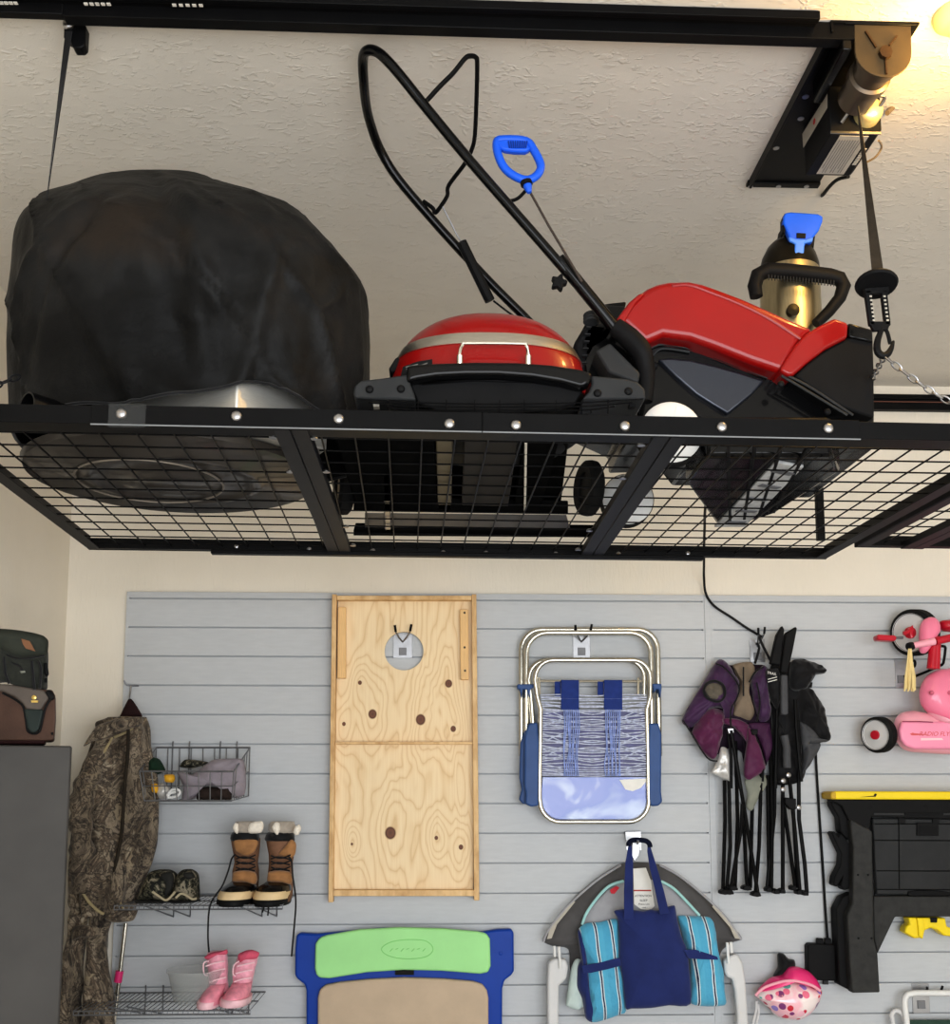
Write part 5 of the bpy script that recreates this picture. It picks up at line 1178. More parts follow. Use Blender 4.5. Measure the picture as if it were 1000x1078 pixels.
MB().pillow(T([(480, 762), (560, 818), (640, 800), (720, 800), (720, 860), (620, 850), (540, 826)]), SF-.155, .05, .5, 0, 10, 1).build('seat_lip', PINKL, tc, ang=80)
for u in (512, 632):
    MB().lathe([(.004, -.001), (.009, -.004), (.009, .004), (.004, .001)], PY(*T([(u, 630)])[0], SF-.2045), (0, -1, 0), 18).build('seat_bolt', mat('dusky pink bolt', (196, 96, 120), .4), tc)
MB().pillow(T([(258, 860), (270, 800), (310, 762), (370, 750), (430, 755), (720, 830), (720, 1030), (420, 1030), (330, 1012), (280, 960)]), SF-.13, .06, .4, 0, 10, 1, sub=8).build('deck', PINKL, tc, ang=80)
dk = MB().prism_px(T([(300, 880), (315, 820), (335, 818), (720, 824), (720, 1006), (400, 1006), (340, 985), (310, 940)]), SF-.192, .03).build('deck_panel', mat('mid pink panel', (242, 150, 180), .3, 0, .04, 6, coat=.3), tc, bevel=.010, seg=3)
MB().tube_px(T([(316, 822), (430, 822), (520, 826)]), .002, Y=SF-.193, seg=5).build('panel_groove', mat('dark pink groove', (150, 52, 84), .5), dk)
q = PY(*T([(550, 905)])[0], SF-.1925)
text('deck_print', 'RADIO FLYER', .026, mat('rose red print', (214, 92, 96), .5), dk, Matrix.Translation(q) @ FACE, .0004, .3)
MB().prism_px(T([(366, 905), (384, 896), (400, 900), (500, 910), (400, 914), (380, 914)]), SF-.1926, .001).build('deck_print', mat('rose red print', (214, 92, 96)), dk)
MB().prism_px(T([(440, 932), (580, 932), (590, 945), (440, 948)]), SF-.1926, .001).build('deck_print', mat('pale print', (250, 200, 206), .5), dk)

# ---- bike helmet
Hm = lambda pts: C(740, 980, 6.25, pts)
bh_ = thing('bike_helmet', 'child size pink bike helmet with coloured dots hanging by its black strap', 'helmet', PY(829, 1075, SF-.1))
MB().pillow(Hm([(340, 425), (375, 385), (470, 345), (560, 325), (680, 345), (775, 385), (772, 430), (745, 490), (690, 550), (620, 584), (540, 580), (480, 560), (420, 500), (370, 450)]), SF-.07, .085, .6, 0, 10, 1, sub=7).build('helmet_shell', HELMET, bh_, ang=80)
MB().pillow(Hm([(360, 385), (440, 310), (520, 290), (560, 240), (620, 234), (690, 262), (740, 310), (775, 375), (760, 378), (680, 345), (560, 322), (460, 345), (375, 395)]), SF-.075, .06, .6, 0, 10, 1).build('helmet_liner', HOT, bh_, ang=80)
MB().tube_px(Hm([(345, 425), (400, 375), (480, 345), (560, 328), (640, 335), (720, 360), (772, 395)]), .006, Y=SF-.132, sm=5, seg=8).build('helmet_rim', PINKL, bh_)
MB().pillow(Hm([(460, 300), (490, 240), (488, 160), (500, 142), (530, 150), (560, 180), (600, 190), (606, 230), (560, 244), (520, 286)]), SF-.05, .03, .4, .006, 14, 2).build('strap_bundle', BLACKF, bh_, ang=70)
MB().tube_px(Hm([(352, 460), (350, 520), (335, 580), (325, 640)]), .005, Y=SF-.06, sm=3, seg=6).build('chin_strap', OFFW, bh_); MB().tube_px(Hm([(362, 480), (366, 540), (345, 640)]), .005, Y=SF-.055, sm=3, seg=6).build('chin_strap', OFFW, bh_)
# ---- white tube chair lower right
hook(969, 1051, 'forked steel hook above the white tubed chair at the lower right', 18, 30, forks=((1, 2), (15, 1)))
wc = thing('white_tube_chair', 'folded chair with white tube frame and dark green seat, at the bottom right corner', 'chair', PY(980, 1110, SF-.08))
MB().tube_px(Kx([(400, 1300), (396, 1090), (386, 1000), (390, 960), (420, 944), (520, 942), (760, 945)]), .0125, Y=SF-.07, sm=3, seg=10).build('frame_tube', WHITEP, wc)
MB().tube_px(Kx([(360, 1300), (335, 1080), (328, 1040), (345, 1020), (372, 1030), (386, 1066), (390, 1100)]), .010, Y=SF-.05, sm=3, seg=10).build('frame_tube', OFFW, wc)
MB().prism_px(Kx([(408, 1062), (760, 1060), (760, 1300), (412, 1300)]), SF-.06, .012).build('seat_sling', mat('dark green sling', (50, 72, 62), .8, 0, .1, 30, .2, 300), wc, bevel=.003)
# ================================================================= left side: shelves, shoes, camo suit, cabinet
def wire_shelf(label, x0, x1, ybk, z, brk, n=34):
    t = thing('wire_shelf', label, 'shelf', ((x0+x1)/2, SF, z), 'wire shelves on the slatwall')
    yf = 4.33; m = MB(); r = .0022
    for i in range(n+1):
        x = x0+(x1-x0)*i/n; m.tube([V((x, SF-.006, z)), V((x, yf, z)), V((x, yf-.002, z-.016))], r*.8, 5)
    m.build('wire_deck', WIRE, t)
    m = MB()
    for y, dz in ((SF-.006, 0), (4.52, -.004), (yf, -.002), (yf-.002, -.016)): m.tube([V((x0, y, z+dz)), V((x1, y, z+dz))], r*1.5, 6)
    m.build('edge_wire', WIRE, t)
    for x in brk:
        m = MB(); m.tube([V((x, SF-.004, z+.03)), V((x, SF-.004, z-.085)), V((x-.07, 4.42, z-.004))], .0032, 6); m.build('bracket', WIRE, t)
    return t
zu = PY(200, 943, SF).z; zl_ = PY(200, 1044.5, SF).z
su = wire_shelf('upper grey wire shelf holding dark shoes and tan winter boots', -1.235, -.592, SF, zu, [PY(p, 960, SF).x for p in (183, 200.5, 276, 291.5)])
sl_ = wire_shelf('lower grey wire shelf holding a clear tub and pink boots', -1.372, -.705, SF, zl_, [PY(p, 1060, SF).x for p in (153, 171.5, 245, 262)])
# basket
bk0 = [PY(166, 787, SF-.012), PY(263, 787, SF-.012)]; zb_ = PY(200, 838, SF-.012).z
fx0, fx1 = PY(147, 812, 4.42), PY(246, 812, 4.42); fb = PY(152, 843, 4.42).z
bx0, bx1 = bk0[0].x-.005, bk0[1].x
wb = thing('wire_basket', 'grey wire basket with cloths and small yellow items in it, clipped to the slatwall', 'basket', ((bx0+bx1)/2, 4.5, fb))
m = MB(); r = .0022
bt = bk0[0].z; ft = fx0.z; f0, f1 = fx0.x, fx1.x; g0_, g1_ = f0+.02, f1-.006
def T_(a, b, k=1): m.tube([V(a), V(b)], r*k, 5)
for i in range(9):
    t = i/8; xb = bx0+(bx1-bx0)*t; xf = f0+(f1-f0)*t; xg = g0_+(g1_-g0_)*t
    T_((xb, SF-.012, bt), (xb, SF-.012, zb_)); T_((xf, 4.42, ft), (xg, 4.43, fb)); T_((xb, SF-.012, zb_), (xg, 4.43, fb))
for i in range(1, 6):
    t = i/6; y = 4.42+(SF-.012-4.42)*t; z = ft+(bt-ft)*t; zz = fb+(zb_-fb)*t
    for a, b, c, d in ((f0, bx0, g0_, bx0+.01), (f1, bx1, g1_, bx1-.01)): T_((a+(b-a)*t, y, z), (c+(d-c)*t, y, zz))
for k in (.5,): T_((f0+.01, 4.425, ft+(fb-ft)*k), (f1-.003, 4.425, ft+(fb-ft)*k)); T_((f0+.01, 4.425, ft+(fb-ft)*k), (bx0+.004, SF-.012, bt+(zb_-bt)*k)); T_((f1-.003, 4.425, ft+(fb-ft)*k), (bx1-.004, SF-.012, bt+(zb_-bt)*k))
m.build('wire_sides', WIRE, wb)
m = MB()
for a, b in (((bx0, SF-.012, bt), (bx1, SF-.012, bt)), ((bx0, SF-.012, bt), (f0, 4.42, ft)), ((bx1, SF-.012, bt), (f1, 4.42, ft)), ((f0, 4.42, ft), (f1, 4.42, ft)), ((g0_, 4.43, fb), (g1_, 4.43, fb))): T_(a, b, 1.6)
m.build('rim_wire', WIRE, wb)
for px in (182, 199.5, 232, 249.5):
    q = PY(px, 783, SF-.008); MB().tube([V((q.x, SF-.004, q.z+.01)), V((q.x, SF-.008, q.z)), V((q.x, SF-.008, zb_))], .003, 6).build('clip_wire', WIRE, wb)
Bk = lambda pts: C(140, 770, 7.143, pts)
def item(nm, lab, cat, pts, Y, d, mt, a=.006, s=0, bk=.5): return tag(MB().pillow(Bk(pts), Y, d, bk, a, 20, s).build(nm, mt, ang=80), lab, cat)
item('grey_cloth', 'crumpled grey lilac cloth filling the right of the wire basket', 'cloth', [(340, 300), (440, 330), (560, 240), (620, 210), (760, 204), (830, 215), (850, 330), (840, 470), (760, 500), (745, 390), (690, 330), (600, 300), (700, 400), (730, 420), (640, 425), (540, 425), (500, 470), (440, 515), (370, 515), (385, 420), (350, 350)], 4.54, .07, GREYCLOTH, .014, 1)
item('dark_glove', 'dark brown knit glove at the bottom right of the wire basket', 'glove', [(500, 440), (560, 415), (680, 425), (745, 410), (745, 510), (600, 515), (480, 512)], 4.50, .04, DARKBR, .01, 2)
item('camo_cap', 'dark camouflage cap at the back of the wire basket behind the cloth', 'cap', [(355, 268), (390, 215), (450, 212), (560, 230), (540, 250), (450, 275)], 4.62, .05, CAMOS, .008, 3)
item('green_hat', 'dark green knit hat at the left back of the wire basket', 'hat', [(110, 290), (115, 220), (150, 195), (200, 210), (235, 270), (240, 300), (180, 325), (120, 330)], 4.56, .06, DKGREEN, .01, 4)
item('yellow_buckle', 'amber yellow strap buckle at the top of the tie-down in the basket', 'buckle', [(230, 350), (240, 325), (300, 322), (320, 350), (300, 385), (245, 380)], 4.475, .022, YELLOWO, .004, 5)
item('yellow_clip', 'amber yellow clip at the left front of the wire basket', 'clip', [(140, 410), (150, 392), (185, 398), (190, 450), (175, 465), (146, 455)], 4.465, .02, YELLOWO, .004, 6)
wl = MB()
wl.tube_px(Bk([(255, 485), (290, 440), (340, 440), (352, 465), (320, 490), (265, 497), (280, 465), (330, 455)]), .0055, Y=4.455, sm=4, seg=7)
tag(wl.build('coiled_cord', WHITEP), 'white coiled cord at the front of the wire basket', 'cord')
item('silver_strap', 'loose grey webbing strap under the yellow buckle in the basket', 'strap', [(180, 420), (210, 385), (250, 400), (280, 440), (250, 500), (200, 505), (180, 470)], 4.48, .025, SILVER, .01, 7)
# ---- shoes on the upper shelf
Sh = lambda pts: C(130, 855, 5.263, pts)
def shoe(lab, pts, Y, tongue, lace, sole):
    o = thing('sport_shoe', lab, 'shoe', PY(*Sh([((sole[0][0]+sole[1][0])/2, 492)])[0], Y), 'dark camouflage shoes')
    MB().pillow(Sh(pts), Y, .085, .9, .006, 20, 2).build('upper', CAMOS, o, ang=80)
    MB().pillow(Sh(tongue), Y-.07, .02, .3, .003, 20, 3).build('opening', mat('shoe lining', (40, 40, 38), .8, 0, .2, 30), o, ang=80)
    MB().tube_px(Sh(lace), .0048, Y=Y-.088, sm=4, seg=7).build('toe_edge', mat('olive beige piping', (176, 164, 136), .7), o)
    MB().pillow(Sh(sole), Y-.01, .08, .9, 0, 20, 3).build('sole', GREYP, o, ang=80)
YS = 4.47
shoe('left of the two dark camouflage shoes, half behind the camouflage suit', [(140, 340), (190, 318), (260, 318), (295, 345), (290, 420), (270, 470), (235, 494), (140, 490), (80, 488), (95, 430)], YS, [(205, 345), (260, 330), (280, 360), (268, 430), (230, 470), (235, 400)], [(160, 440), (190, 462), (235, 488), (268, 462), (285, 440)], [(75, 480), (150, 482), (240, 484), (262, 490), (240, 502), (75, 500)])
shoe('right of the two dark camouflage shoes on the upper wire shelf', [(300, 350), (330, 318), (380, 316), (412, 345), (418, 420), (420, 480), (405, 494), (330, 492), (260, 488), (280, 430)], YS, [(330, 340), (380, 332), (396, 362), (350, 372)], [(290, 475), (318, 452), (350, 462), (380, 482), (405, 478)], [(258, 484), (330, 484), (415, 482), (420, 494), (330, 502), (262, 498)])
# ---- tan winter boots
Bt = lambda pts: C(220, 855, 9.091, pts)
def boot(lab, dx, mir, YB=4.50):
    X = (lambda u: u) if not mir else (lambda u: u)
    f = lambda pts: Bt([(p[0]+dx,)+tuple(p[1:]) for p in pts])
    o = thing('winter_boot', lab, 'boot', PY(*f([(265, 870)])[0], YB-.05), 'tan winter boots')
    ym = [(r[0], r[1]+dx, r[2]+dx, r[3], r[4]) for r in []]
    def rows_(rr): return [(855+v/9.091, 220+(a+dx)/9.091, 220+(b+dx)/9.091, y, h) for v, a, b, y, h in rr]
    MB().rings(loft(rows_([(850, 180, 445, YB-.05, .12), (800, 205, 455, YB-.045, .12), (720, 222, 462, YB-.03, .105), (640, 226, 472, YB-.01, .085), (560, 232, 472, YB, .062), (480, 244, 468, YB+.005, .055), (400, 240, 478, YB+.005, .055), (330, 225, 480, YB+.005, .055), (250, 212, 485, YB+.005, .055)]), 32, 2.3, .003, 30, 3)).build('suede_upper', BROWNB, o, ang=80)
    pn = [(245, 270), (440, 262), (470, 300), (440, 370), (380, 415), (320, 410), (255, 365)] if not mir else [(330, 400), (400, 320), (450, 262), (490, 285), (500, 330), (485, 410), (430, 450), (370, 420)]
    MB().pillow(f(pn), YB-.052, .012, .3, .002, 30, 2).build('cuff_panel', TANBOOT, o, ang=80)
    MB().pillow(f([(240, 570), (340, 555), (440, 575), (465, 640), (440, 690), (340, 672), (228, 662), (226, 600)]), YB-.085, .03, .3, .002, 30, 5).build('toe_panel', TANBOOT, o, ang=80)
    MB().rings(loft(rows_([(192, 235, 470, YB+.005, .056), (215, 214, 480, YB+.005, .058), (250, 206, 486, YB+.005, .060), (272, 210, 486, YB+.005, .058)]), 28, 2.4, .003, 30, 4)).build('black_collar', BLACKF, o, ang=80)
    cf = [(200, 205), (240, 160), (260, 100), (470, 95), (500, 140), (500, 200)]
    MB().rings(loft(rows_([(100, 262, 470, YB+.01, .046), (90, 262, 478, YB+.01, .05), (120, 240, 488, YB+.01, .06), (165, 236, 494, YB+.01, .062), (196, 244, 486, YB+.01, .058)]), 28, 2.4, .004, 40, 5)).build('fleece_cuff', FLEECEG, o, ang=80)
    for pts in ([(228, 140), (250, 104), (280, 112), (284, 170), (274, 206), (256, 200), (236, 170)], [(372, 160), (390, 110), (440, 90), (510, 88), (524, 140), (500, 196), (430, 204), (384, 200)]) if not mir else ([(270, 140), (300, 96), (340, 105), (346, 160), (328, 214), (306, 214), (276, 170)], [(470, 190), (486, 140), (530, 118), (546, 160), (524, 214), (490, 220)]):
        MB().pillow(f(pts), YB-.05, .016, .5, .003, 40, 6).build('fleece_tuft', FLEECE, o, ang=80)
    # rubber shell: black toe, cream band, black sole
    MB().rings(loft(rows_([(745, 118, 455, YB-.05, .135), (705, 150, 455, YB-.048, .128), (672, 205, 452, YB-.03, .11), (655, 226, 448, YB-.02, .095)]), 32, 2.3)).build('toe_shell', BLACKG, o, ang=80)
    MB().rings(loft(rows_([(812, 98, 446, YB-.05, .147), (795, 98, 448, YB-.05, .148), (745, 116, 452, YB-.05, .143), (735, 120, 452, YB-.05, .139)]), 32, 2.3)).build('cream_band', CREAM, o, ang=80)
    MB().rings(loft(rows_([(872, 96, 440, YB-.05, .150), (860, 90, 444, YB-.05, .153), (820, 94, 446, YB-.05, .152), (808, 100, 446, YB-.05, .147)]), 32, 2.3)).build('sole', BLACKP, o, ang=80)
    m = MB()
    for v in (415, 468, 525):
        m.tube_px(f([(258, v), (300, v+18), (350, v+26), (400, v+14), (446, v-6)]), .0032, Y=YB-.075+(v-415)*-.00008, sm=4, seg=6); m.tube_px(f([(258, v+34), (320, v+14), (380, v+22), (440, v+36)]), .0032, Y=YB-.076, sm=4, seg=6)
    m.build('boot_lace', BLACKF, o)
    return o, f
b1, f1_ = boot('left tan winter boot with white fleece cuff on the upper wire shelf', 0, False)
b2, f2_ = boot('right tan winter boot with white fleece cuff, cuff folded open', 335, True)
b2.location.x += 0
MB().tube_px(Bt([(250, 405, 4.43), (215, 450, 4.42), (185, 560, 4.40), (130, 700, 4.34), (60, 800, 4.32), (15, 880, 4.312), (-5, 1000, 4.31), (-10, 1200, 4.31), (0, 1340, 4.31)]), .0036, sm=5, seg=6).build('loose_lace', BLACKF, b1)
MB().tube_px(Bt([(765, 428, 4.43), (790, 470, 4.42), (800, 600, 4.38), (825, 780, 4.32), (830, 900, 4.311), (815, 1100, 4.31), (790, 1380, 4.31)]), .0036, sm=5, seg=6).build('loose_lace', BLACKF, b2)
MB().tube_px(Bt([(520, 860, 4.32), (528, 900, 4.31), (510, 960, 4.31)]), .0034, sm=3, seg=6).build('loose_lace', BLACKF, b2); MB().tube_px(Bt([(560, 870, 4.32), (570, 920, 4.31), (562, 990, 4.31)]), .0034, sm=3, seg=6).build('loose_lace', BLACKF, b2)
# ---- clear tub and pink boots on the lower shelf
q = PY(206, 1052, 4.47); zsh = zl_+.003
tb = thing('clear_plastic_tub', 'empty clear plastic tub beside the pink boots', 'tub', (q.x, 4.47, zsh))
rt = (PY(237, 1030, 4.47).x-PY(177, 1030, 4.47).x)/2
zt_ = PY(206, 1020, 4.47).z-zsh
MB().lathe([(0, .0), (rt*.72, .0), (rt*.78, .01), (rt*.98, zt_-.012), (rt*.96, zt_-.012), (rt*.76, .013), (0, .004)], (q.x, 4.47, zsh), (0, 0, 1), 40).build('tub_wall', CLEAR, tb, recalc=True)
MB().lathe([(rt*.97, zt_-.012), (rt*1.04, zt_-.010), (rt*1.04, zt_), (rt*.97, zt_), (rt*.97, zt_-.012)], (q.x, 4.47, zsh), (0, 0, 1), 40).build('tub_rim', CLEAR, tb)
Pb = lambda pts: C(100, 970, 4.545, pts)
def pboot(lab, rr, toe, sole, laces, YB, tuft):
    o = thing('pink_boot', lab, 'boot', PY(*Pb([((sole[0][1]+sole[0][2])/2, sole[0][0])])[0], YB-.05), 'small pink boots')
    R_ = lambda q: [(970+v/4.545, 100+a/4.545, 100+b/4.545, y, h) for v, a, b, y, h in q]
    MB().rings(loft(dense(R_(rr), 3), 32, 2.2, .004, 34, 3)).build('quilted_shaft', PINKB, o, ang=80)
    MB().rings(loft(dense(R_(toe), 3), 32, 2.2, .003, 30, 4)).build('toe_upper', mat('rose nylon', (238, 152, 170), .45, 0, .18, 40, .3, 100), o, ang=80)
    MB().rings(loft(R_(sole), 32, 2.3)).build('sole', PINKS, o, ang=80)
    m = MB()
    for pts in laces: m.tube_px(Pb(pts), .003, Y=YB-.075, sm=4, seg=6)
    m.build('boot_lace', mat('pale pink lace', (250, 206, 214), .7), o)
    MB().pillow(Pb(tuft), YB-.04, .02, .6, .006, 30, 3).build('cuff', mat('deep rose lining', (206, 88, 112), .8, 0, .2, 30), o, ang=80)
pboot('left pink quilted child boot on the lower wire shelf', [(330, 545, 636, 4.45, .055), (290, 548, 636, 4.47, .05), (240, 545, 636, 4.48, .045), (190, 535, 634, 4.485, .045), (145, 540, 630, 4.485, .045)], [(385, 500, 610, 4.42, .10), (350, 512, 614, 4.42, .095), (320, 535, 624, 4.43, .075), (295, 548, 632, 4.45, .06)], [(398, 496, 604, 4.42, .108), (380, 494, 606, 4.42, .11), (366, 500, 608, 4.42, .108)], [[(545, 190), (520, 200), (522, 250), (540, 260)], [(530, 215), (570, 200), (620, 190)], [(535, 250), (580, 235), (625, 226)], [(548, 290), (590, 276), (628, 268)]], 4.48, [(524, 170), (560, 148), (610, 140), (632, 134), (632, 156), (590, 158), (540, 182)])
pboot('right pink quilted child boot on the lower wire shelf', [(325, 655, 748, 4.44, .055), (290, 662, 752, 4.46, .05), (240, 662, 762, 4.47, .045), (190, 678, 778, 4.475, .045), (152, 690, 780, 4.475, .045)], [(375, 606, 730, 4.41, .10), (345, 622, 738, 4.41, .095), (315, 645, 745, 4.42, .075), (290, 660, 750, 4.44, .06)], [(390, 604, 742, 4.41, .108), (372, 602, 748, 4.41, .11), (356, 608, 748, 4.41, .108)], [[(690, 190), (665, 210), (660, 250), (672, 262)], [(680, 215), (720, 205), (765, 196)], [(672, 250), (715, 238), (755, 232)], [(664, 290), (705, 276), (748, 270)]], 4.47, [(684, 160), (720, 140), (752, 136), (786, 150), (772, 178), (720, 182), (692, 196)])
# ---- camouflage suit on a hook at the slatwall edge
Cj = lambda pts: C(50, 710, 5.673, pts)
hk3 = thing('wall_hook', 'thin wire hook at the left edge of the slatwall holding the camouflage suit', 'hook', PY(136, 722, SF), 'hooks on the slatwall')
MB().tube_px([(130.5, 716, SF-.02), (133, 721, SF-.015), (139, 722, SF-.008), (146, 722, SF-.008)], .003, sm=3, seg=7).build('hook_wire', WIRE, hk3)
MB().tube_px([(138, 722, SF-.008), (136.5, 733, SF-.02), (135.5, 737, SF-.06)], .0035, sm=3, seg=7).build('hook_shank', STEEL, hk3)
cs = thing('camouflage_suit', 'brown woodland camouflage hunting jacket and trousers hanging at the left edge of the slatwall', 'clothing', PY(105, 1120, 4.5))
YC = 4.53
jr = [(962, 80, 138, YC-.03, .09), (952, 76, 143, YC-.03, .095), (935, 75, 148, YC-.03, .10), (905, 74, 160, YC-.02, .10), (880, 75, 165, YC, .10), (850, 77, 166.5, YC, .10), (825, 82, 166, YC+.01, .095), (805, 89, 163, YC+.015, .09), (790, 96, 160, YC+.02, .085), (778, 99, 158.5, YC+.025, .08), (768, 101, 157.5, YC+.03, .07), (760, 101, 156, YC+.035, .055), (755, 112, 154, YC+.04, .04)]
R = loft(dense(jr, 6), 72, 2.1)
for i, ring in enumerate(R):
    t = i/(len(R)-1)
    for k, q in enumerate(ring):
        a = 2*PI*k/72; w = V((math.cos(a), math.sin(a), 0)); ed = 1-.75*abs(math.cos(a))**4
        q += w*ed*(.022*math.cos(a*7+2.2*noise.noise(V((q.z*2.2, 3, 1)))*2)*(1-.75*t)+.034*noise.noise(V((q.x*11, q.y*11, q.z*6)))+.014*noise.noise(q*19))
MB().rings(R).build('jacket_body', CAMO, cs, ang=180)
R = loft(dense([(940, 74, 96, YC-.105, .045), (915, 74, 97, YC-.115, .05), (890, 74, 98, YC-.12, .05), (860, 74, 96, YC-.12, .05), (838, 74, 97, YC-.115, .05), (820, 82, 104, YC-.105, .05), (800, 91, 112, YC-.08, .045), (785, 98, 118, YC-.055, .04), (772, 104, 120, YC-.03, .03)], 5), 40, 2.1)
for ring in R:
    for k, q in enumerate(ring): q += V((math.cos(2*PI*k/40), math.sin(2*PI*k/40), 0))*(.010*noise.noise(q*16)+.006*math.sin(q.z*70+2*noise.noise(q*6)))
MB().rings(R).build('sleeve', CAMO, cs, ang=180)
MB().pillow(Cj([(216, 430), (250, 370), (290, 310), (340, 288), (430, 270), (540, 252), (570, 262), (560, 300), (480, 330), (400, 362), (330, 388), (262, 400)]), YC-.105, .03, .5, .008, 14, 3).build('collar', CAMO, cs, ang=80)
MB().pillow(Cj([(425, 272), (450, 215), (485, 150), (505, 150), (540, 200), (566, 250), (540, 258), (470, 268)]), YC+.04, .03, .4, .006, 14, 4).build('neck_lining', mat('dark maroon lining', (42, 26, 26), .8, 0, .2, 20), cs, ang=80)
for pts, y in (([(268, 650), (290, 580), (330, 480), (375, 400), (385, 375)], .098), ([(400, 375), (470, 345), (510, 318)], .075)):
    MB().tube_px(Cj(pts), .0055, Y=YC-y, sm=5, seg=7).build('seam_tape', mat('straw seam', (160, 146, 112), .8, 0, .2, 30), cs)
Cl = lambda pts: C(50, 890, 5.733, pts)
MB().tube_px(Cl([(172, 190), (200, 260), (250, 340), (300, 390), (340, 415)]), .006, Y=YC-.135, sm=5, seg=7).build('seam_tape', mat('straw seam', (160, 146, 112)), cs)
MB().tube_px(Cl([(418, 290), (430, 330), (462, 385)]), .005, Y=YC-.13, sm=4, seg=7).build('seam_tape', mat('straw seam', (160, 146, 112)), cs)
MB().tube_px(Cj([(482, 330), (478, 480), (462, 640), (452, 800), (440, 960), (418, 1078), (400, 1180)]), .007, Y=YC-.108, sm=4, seg=7).build('zip_placket', mat('dark camo placket', (44, 38, 30), .8, 0, .3, 40, .3, 120), cs)
MB().pillow(Cl([(345, 440), (380, 405), (450, 388), (530, 382), (545, 395), (520, 450), (470, 462), (400, 465)]), YC-.085, .03, .5, .006, 14, 3).build('cuff', CAMO, cs, ang=80)
MB().pillow(Cl([(150, 505), (190, 480), (300, 490), (312, 540), (280, 552), (200, 555), (150, 570)]), YC-.10, .03, .5, .006, 14, 5).build('hem_band', CAMO, cs, ang=80)
for rr, y in (([(1110, 50, 82, YC, .07), (1078, 56, 81, YC, .07), (1050, 61, 82, YC, .07), (1020, 67, 84, YC, .07), (990, 72, 85, YC, .07), (965, 76, 92, YC, .06), (950, 80, 95, YC, .05)], 0), ([(1110, 84, 119, YC+.02, .06), (1078, 85, 119, YC+.02, .06), (1050, 88, 119, YC+.02, .06), (1020, 92, 114, YC+.02, .06), (985, 96, 113, YC+.02, .06), (965, 96, 119, YC+.02, .06), (950, 98, 122, YC+.02, .05)], 1)):
    R = loft(dense(rr, 5), 40, 2.1)
    for ring in R:
        for k, q in enumerate(ring): q += V((math.cos(2*PI*k/40), math.sin(2*PI*k/40), 0))*(.012*noise.noise(q*12)+.010*math.cos(3*2*PI*k/40+q.z*6+y*2))
    MB().rings(R).build('trouser_leg', CAMO, cs, ang=180)
# ---- grey rod with magenta band beside the suit
rd = thing('walking_pole', 'slim grey pole with a magenta band standing behind the lower wire shelf', 'pole', PY(90, 1329, SF-.05))
MB().tube_px([(132.5, 972), (120, 1078), (90, 1329)], .0085, Y=SF-.05, seg=10).build('pole_shaft', CHROME, rd)
MB().tube_px([(126, 1022), (124, 1034)], .016, Y=SF-.05, seg=14).build('magenta_band', HOT, rd)
# ---- tall dark cabinet in the corner, turned to face the viewer, with two bags on it
ka = PZ(76, 785, EYE+.118)
th = math.atan2(ka.x, ka.y)                       # its side runs along the line of sight
fwd = V((math.sin(th), math.cos(th), 0)); lft = V((-math.cos(th), math.sin(th), 0))
zt2 = ka.z
cab = thing('tall_cabinet', 'tall dark grey metal cabinet in the left corner carrying two bags', 'cabinet', (ka.x-.2, ka.y+.2, 0))
CM = Matrix(((-lft.x, fwd.x, 0, ka.x), (-lft.y, fwd.y, 0, ka.y), (0, 0, 1, 0), (0, 0, 0, 1)))
MB().box(-.43, 0, .022, .40, .0, zt2, CM).build('cabinet_body', FRIDGE, cab, bevel=.006)
dr = MB().box(-.43, -.001, 0, .020, .04, zt2-.001, CM).build('door', FRIDGE, cab, bevel=.005)
MB().box(-.40, -.385, -.03, -.018, 1.0, 1.35, CM).box(-.40, -.385, -.02, 0, 1.0, 1.02, CM).box(-.40, -.385, -.02, 0, 1.33, 1.35, CM).build('door_handle', BLACKP, dr, bevel=.003)
Bg = lambda pts: C(0, 650, 7.19, pts)
YB_ = ka.y+.02
bb = thing('brown_case', 'brown and grey padded carry case with gold badge on top of the dark cabinet', 'case', V((PY(20, 780, YB_).x, YB_+.05, zt2)))
def bp(root, nm, pts, Y, d, bev, mt): return MB().prism([PY(x, y, Y) for x, y in Bg(pts)], fwd*d).build(nm, mt, root, bevel=bev, seg=3)
bp(bb, 'case_body', [(-120, 500), (60, 505), (330, 545), (395, 548), (418, 590), (420, 760), (408, 920), (390, 932), (20, 932), (-120, 932)], YB_, .14, .014, BROWNL)
bp(bb, 'case_base', [(-120, 925), (345, 925), (340, 958), (-120, 960)], YB_+.006, .13, .006, mat('dark maroon base', (46, 26, 26), .6), )
bp(bb, 'case_flap', [(-120, 498), (60, 505), (330, 548), (372, 610), (340, 650), (318, 690), (290, 705), (200, 695), (170, 650), (110, 600), (20, 560), (-120, 540)], YB_-.008, .02, .006, TAUPEB)
bp(bb, 'clasp_strap', [(180, 690), (330, 695), (318, 760), (295, 850), (262, 876), (225, 865), (205, 830), (195, 760)], YB_-.010, .02, .006, mat('dark green clasp', (40, 48, 46), .6))
MB().tube_px(Bg([(20, 572), (100, 612), (165, 660), (185, 710), (200, 800), (212, 862), (262, 880), (300, 858), (322, 770), (345, 680), (385, 615)]), .0032, Y=YB_-.004, sm=4, seg=6).build('case_piping', BLACKP, bb)
bp(bb, 'corner_patch', [(340, 556), (376, 540), (412, 580), (415, 620), (380, 632), (345, 600)], YB_-.006, .05, .006, BLACKP)
bp(bb, 'rivet', [(384, 872), (404, 868), (406, 888), (388, 890)], YB_-.004, .02, .002, BLACKP)
q = PY(*Bg([(258, 606)])[0], YB_-.009)
em = MB().lathe([(0, -.001), (.0066, -.001), (.0066, .002), (.005, .003), (0, .003)], q, (0, -1, 0), 18).build('gold_badge', GOLD, bb)
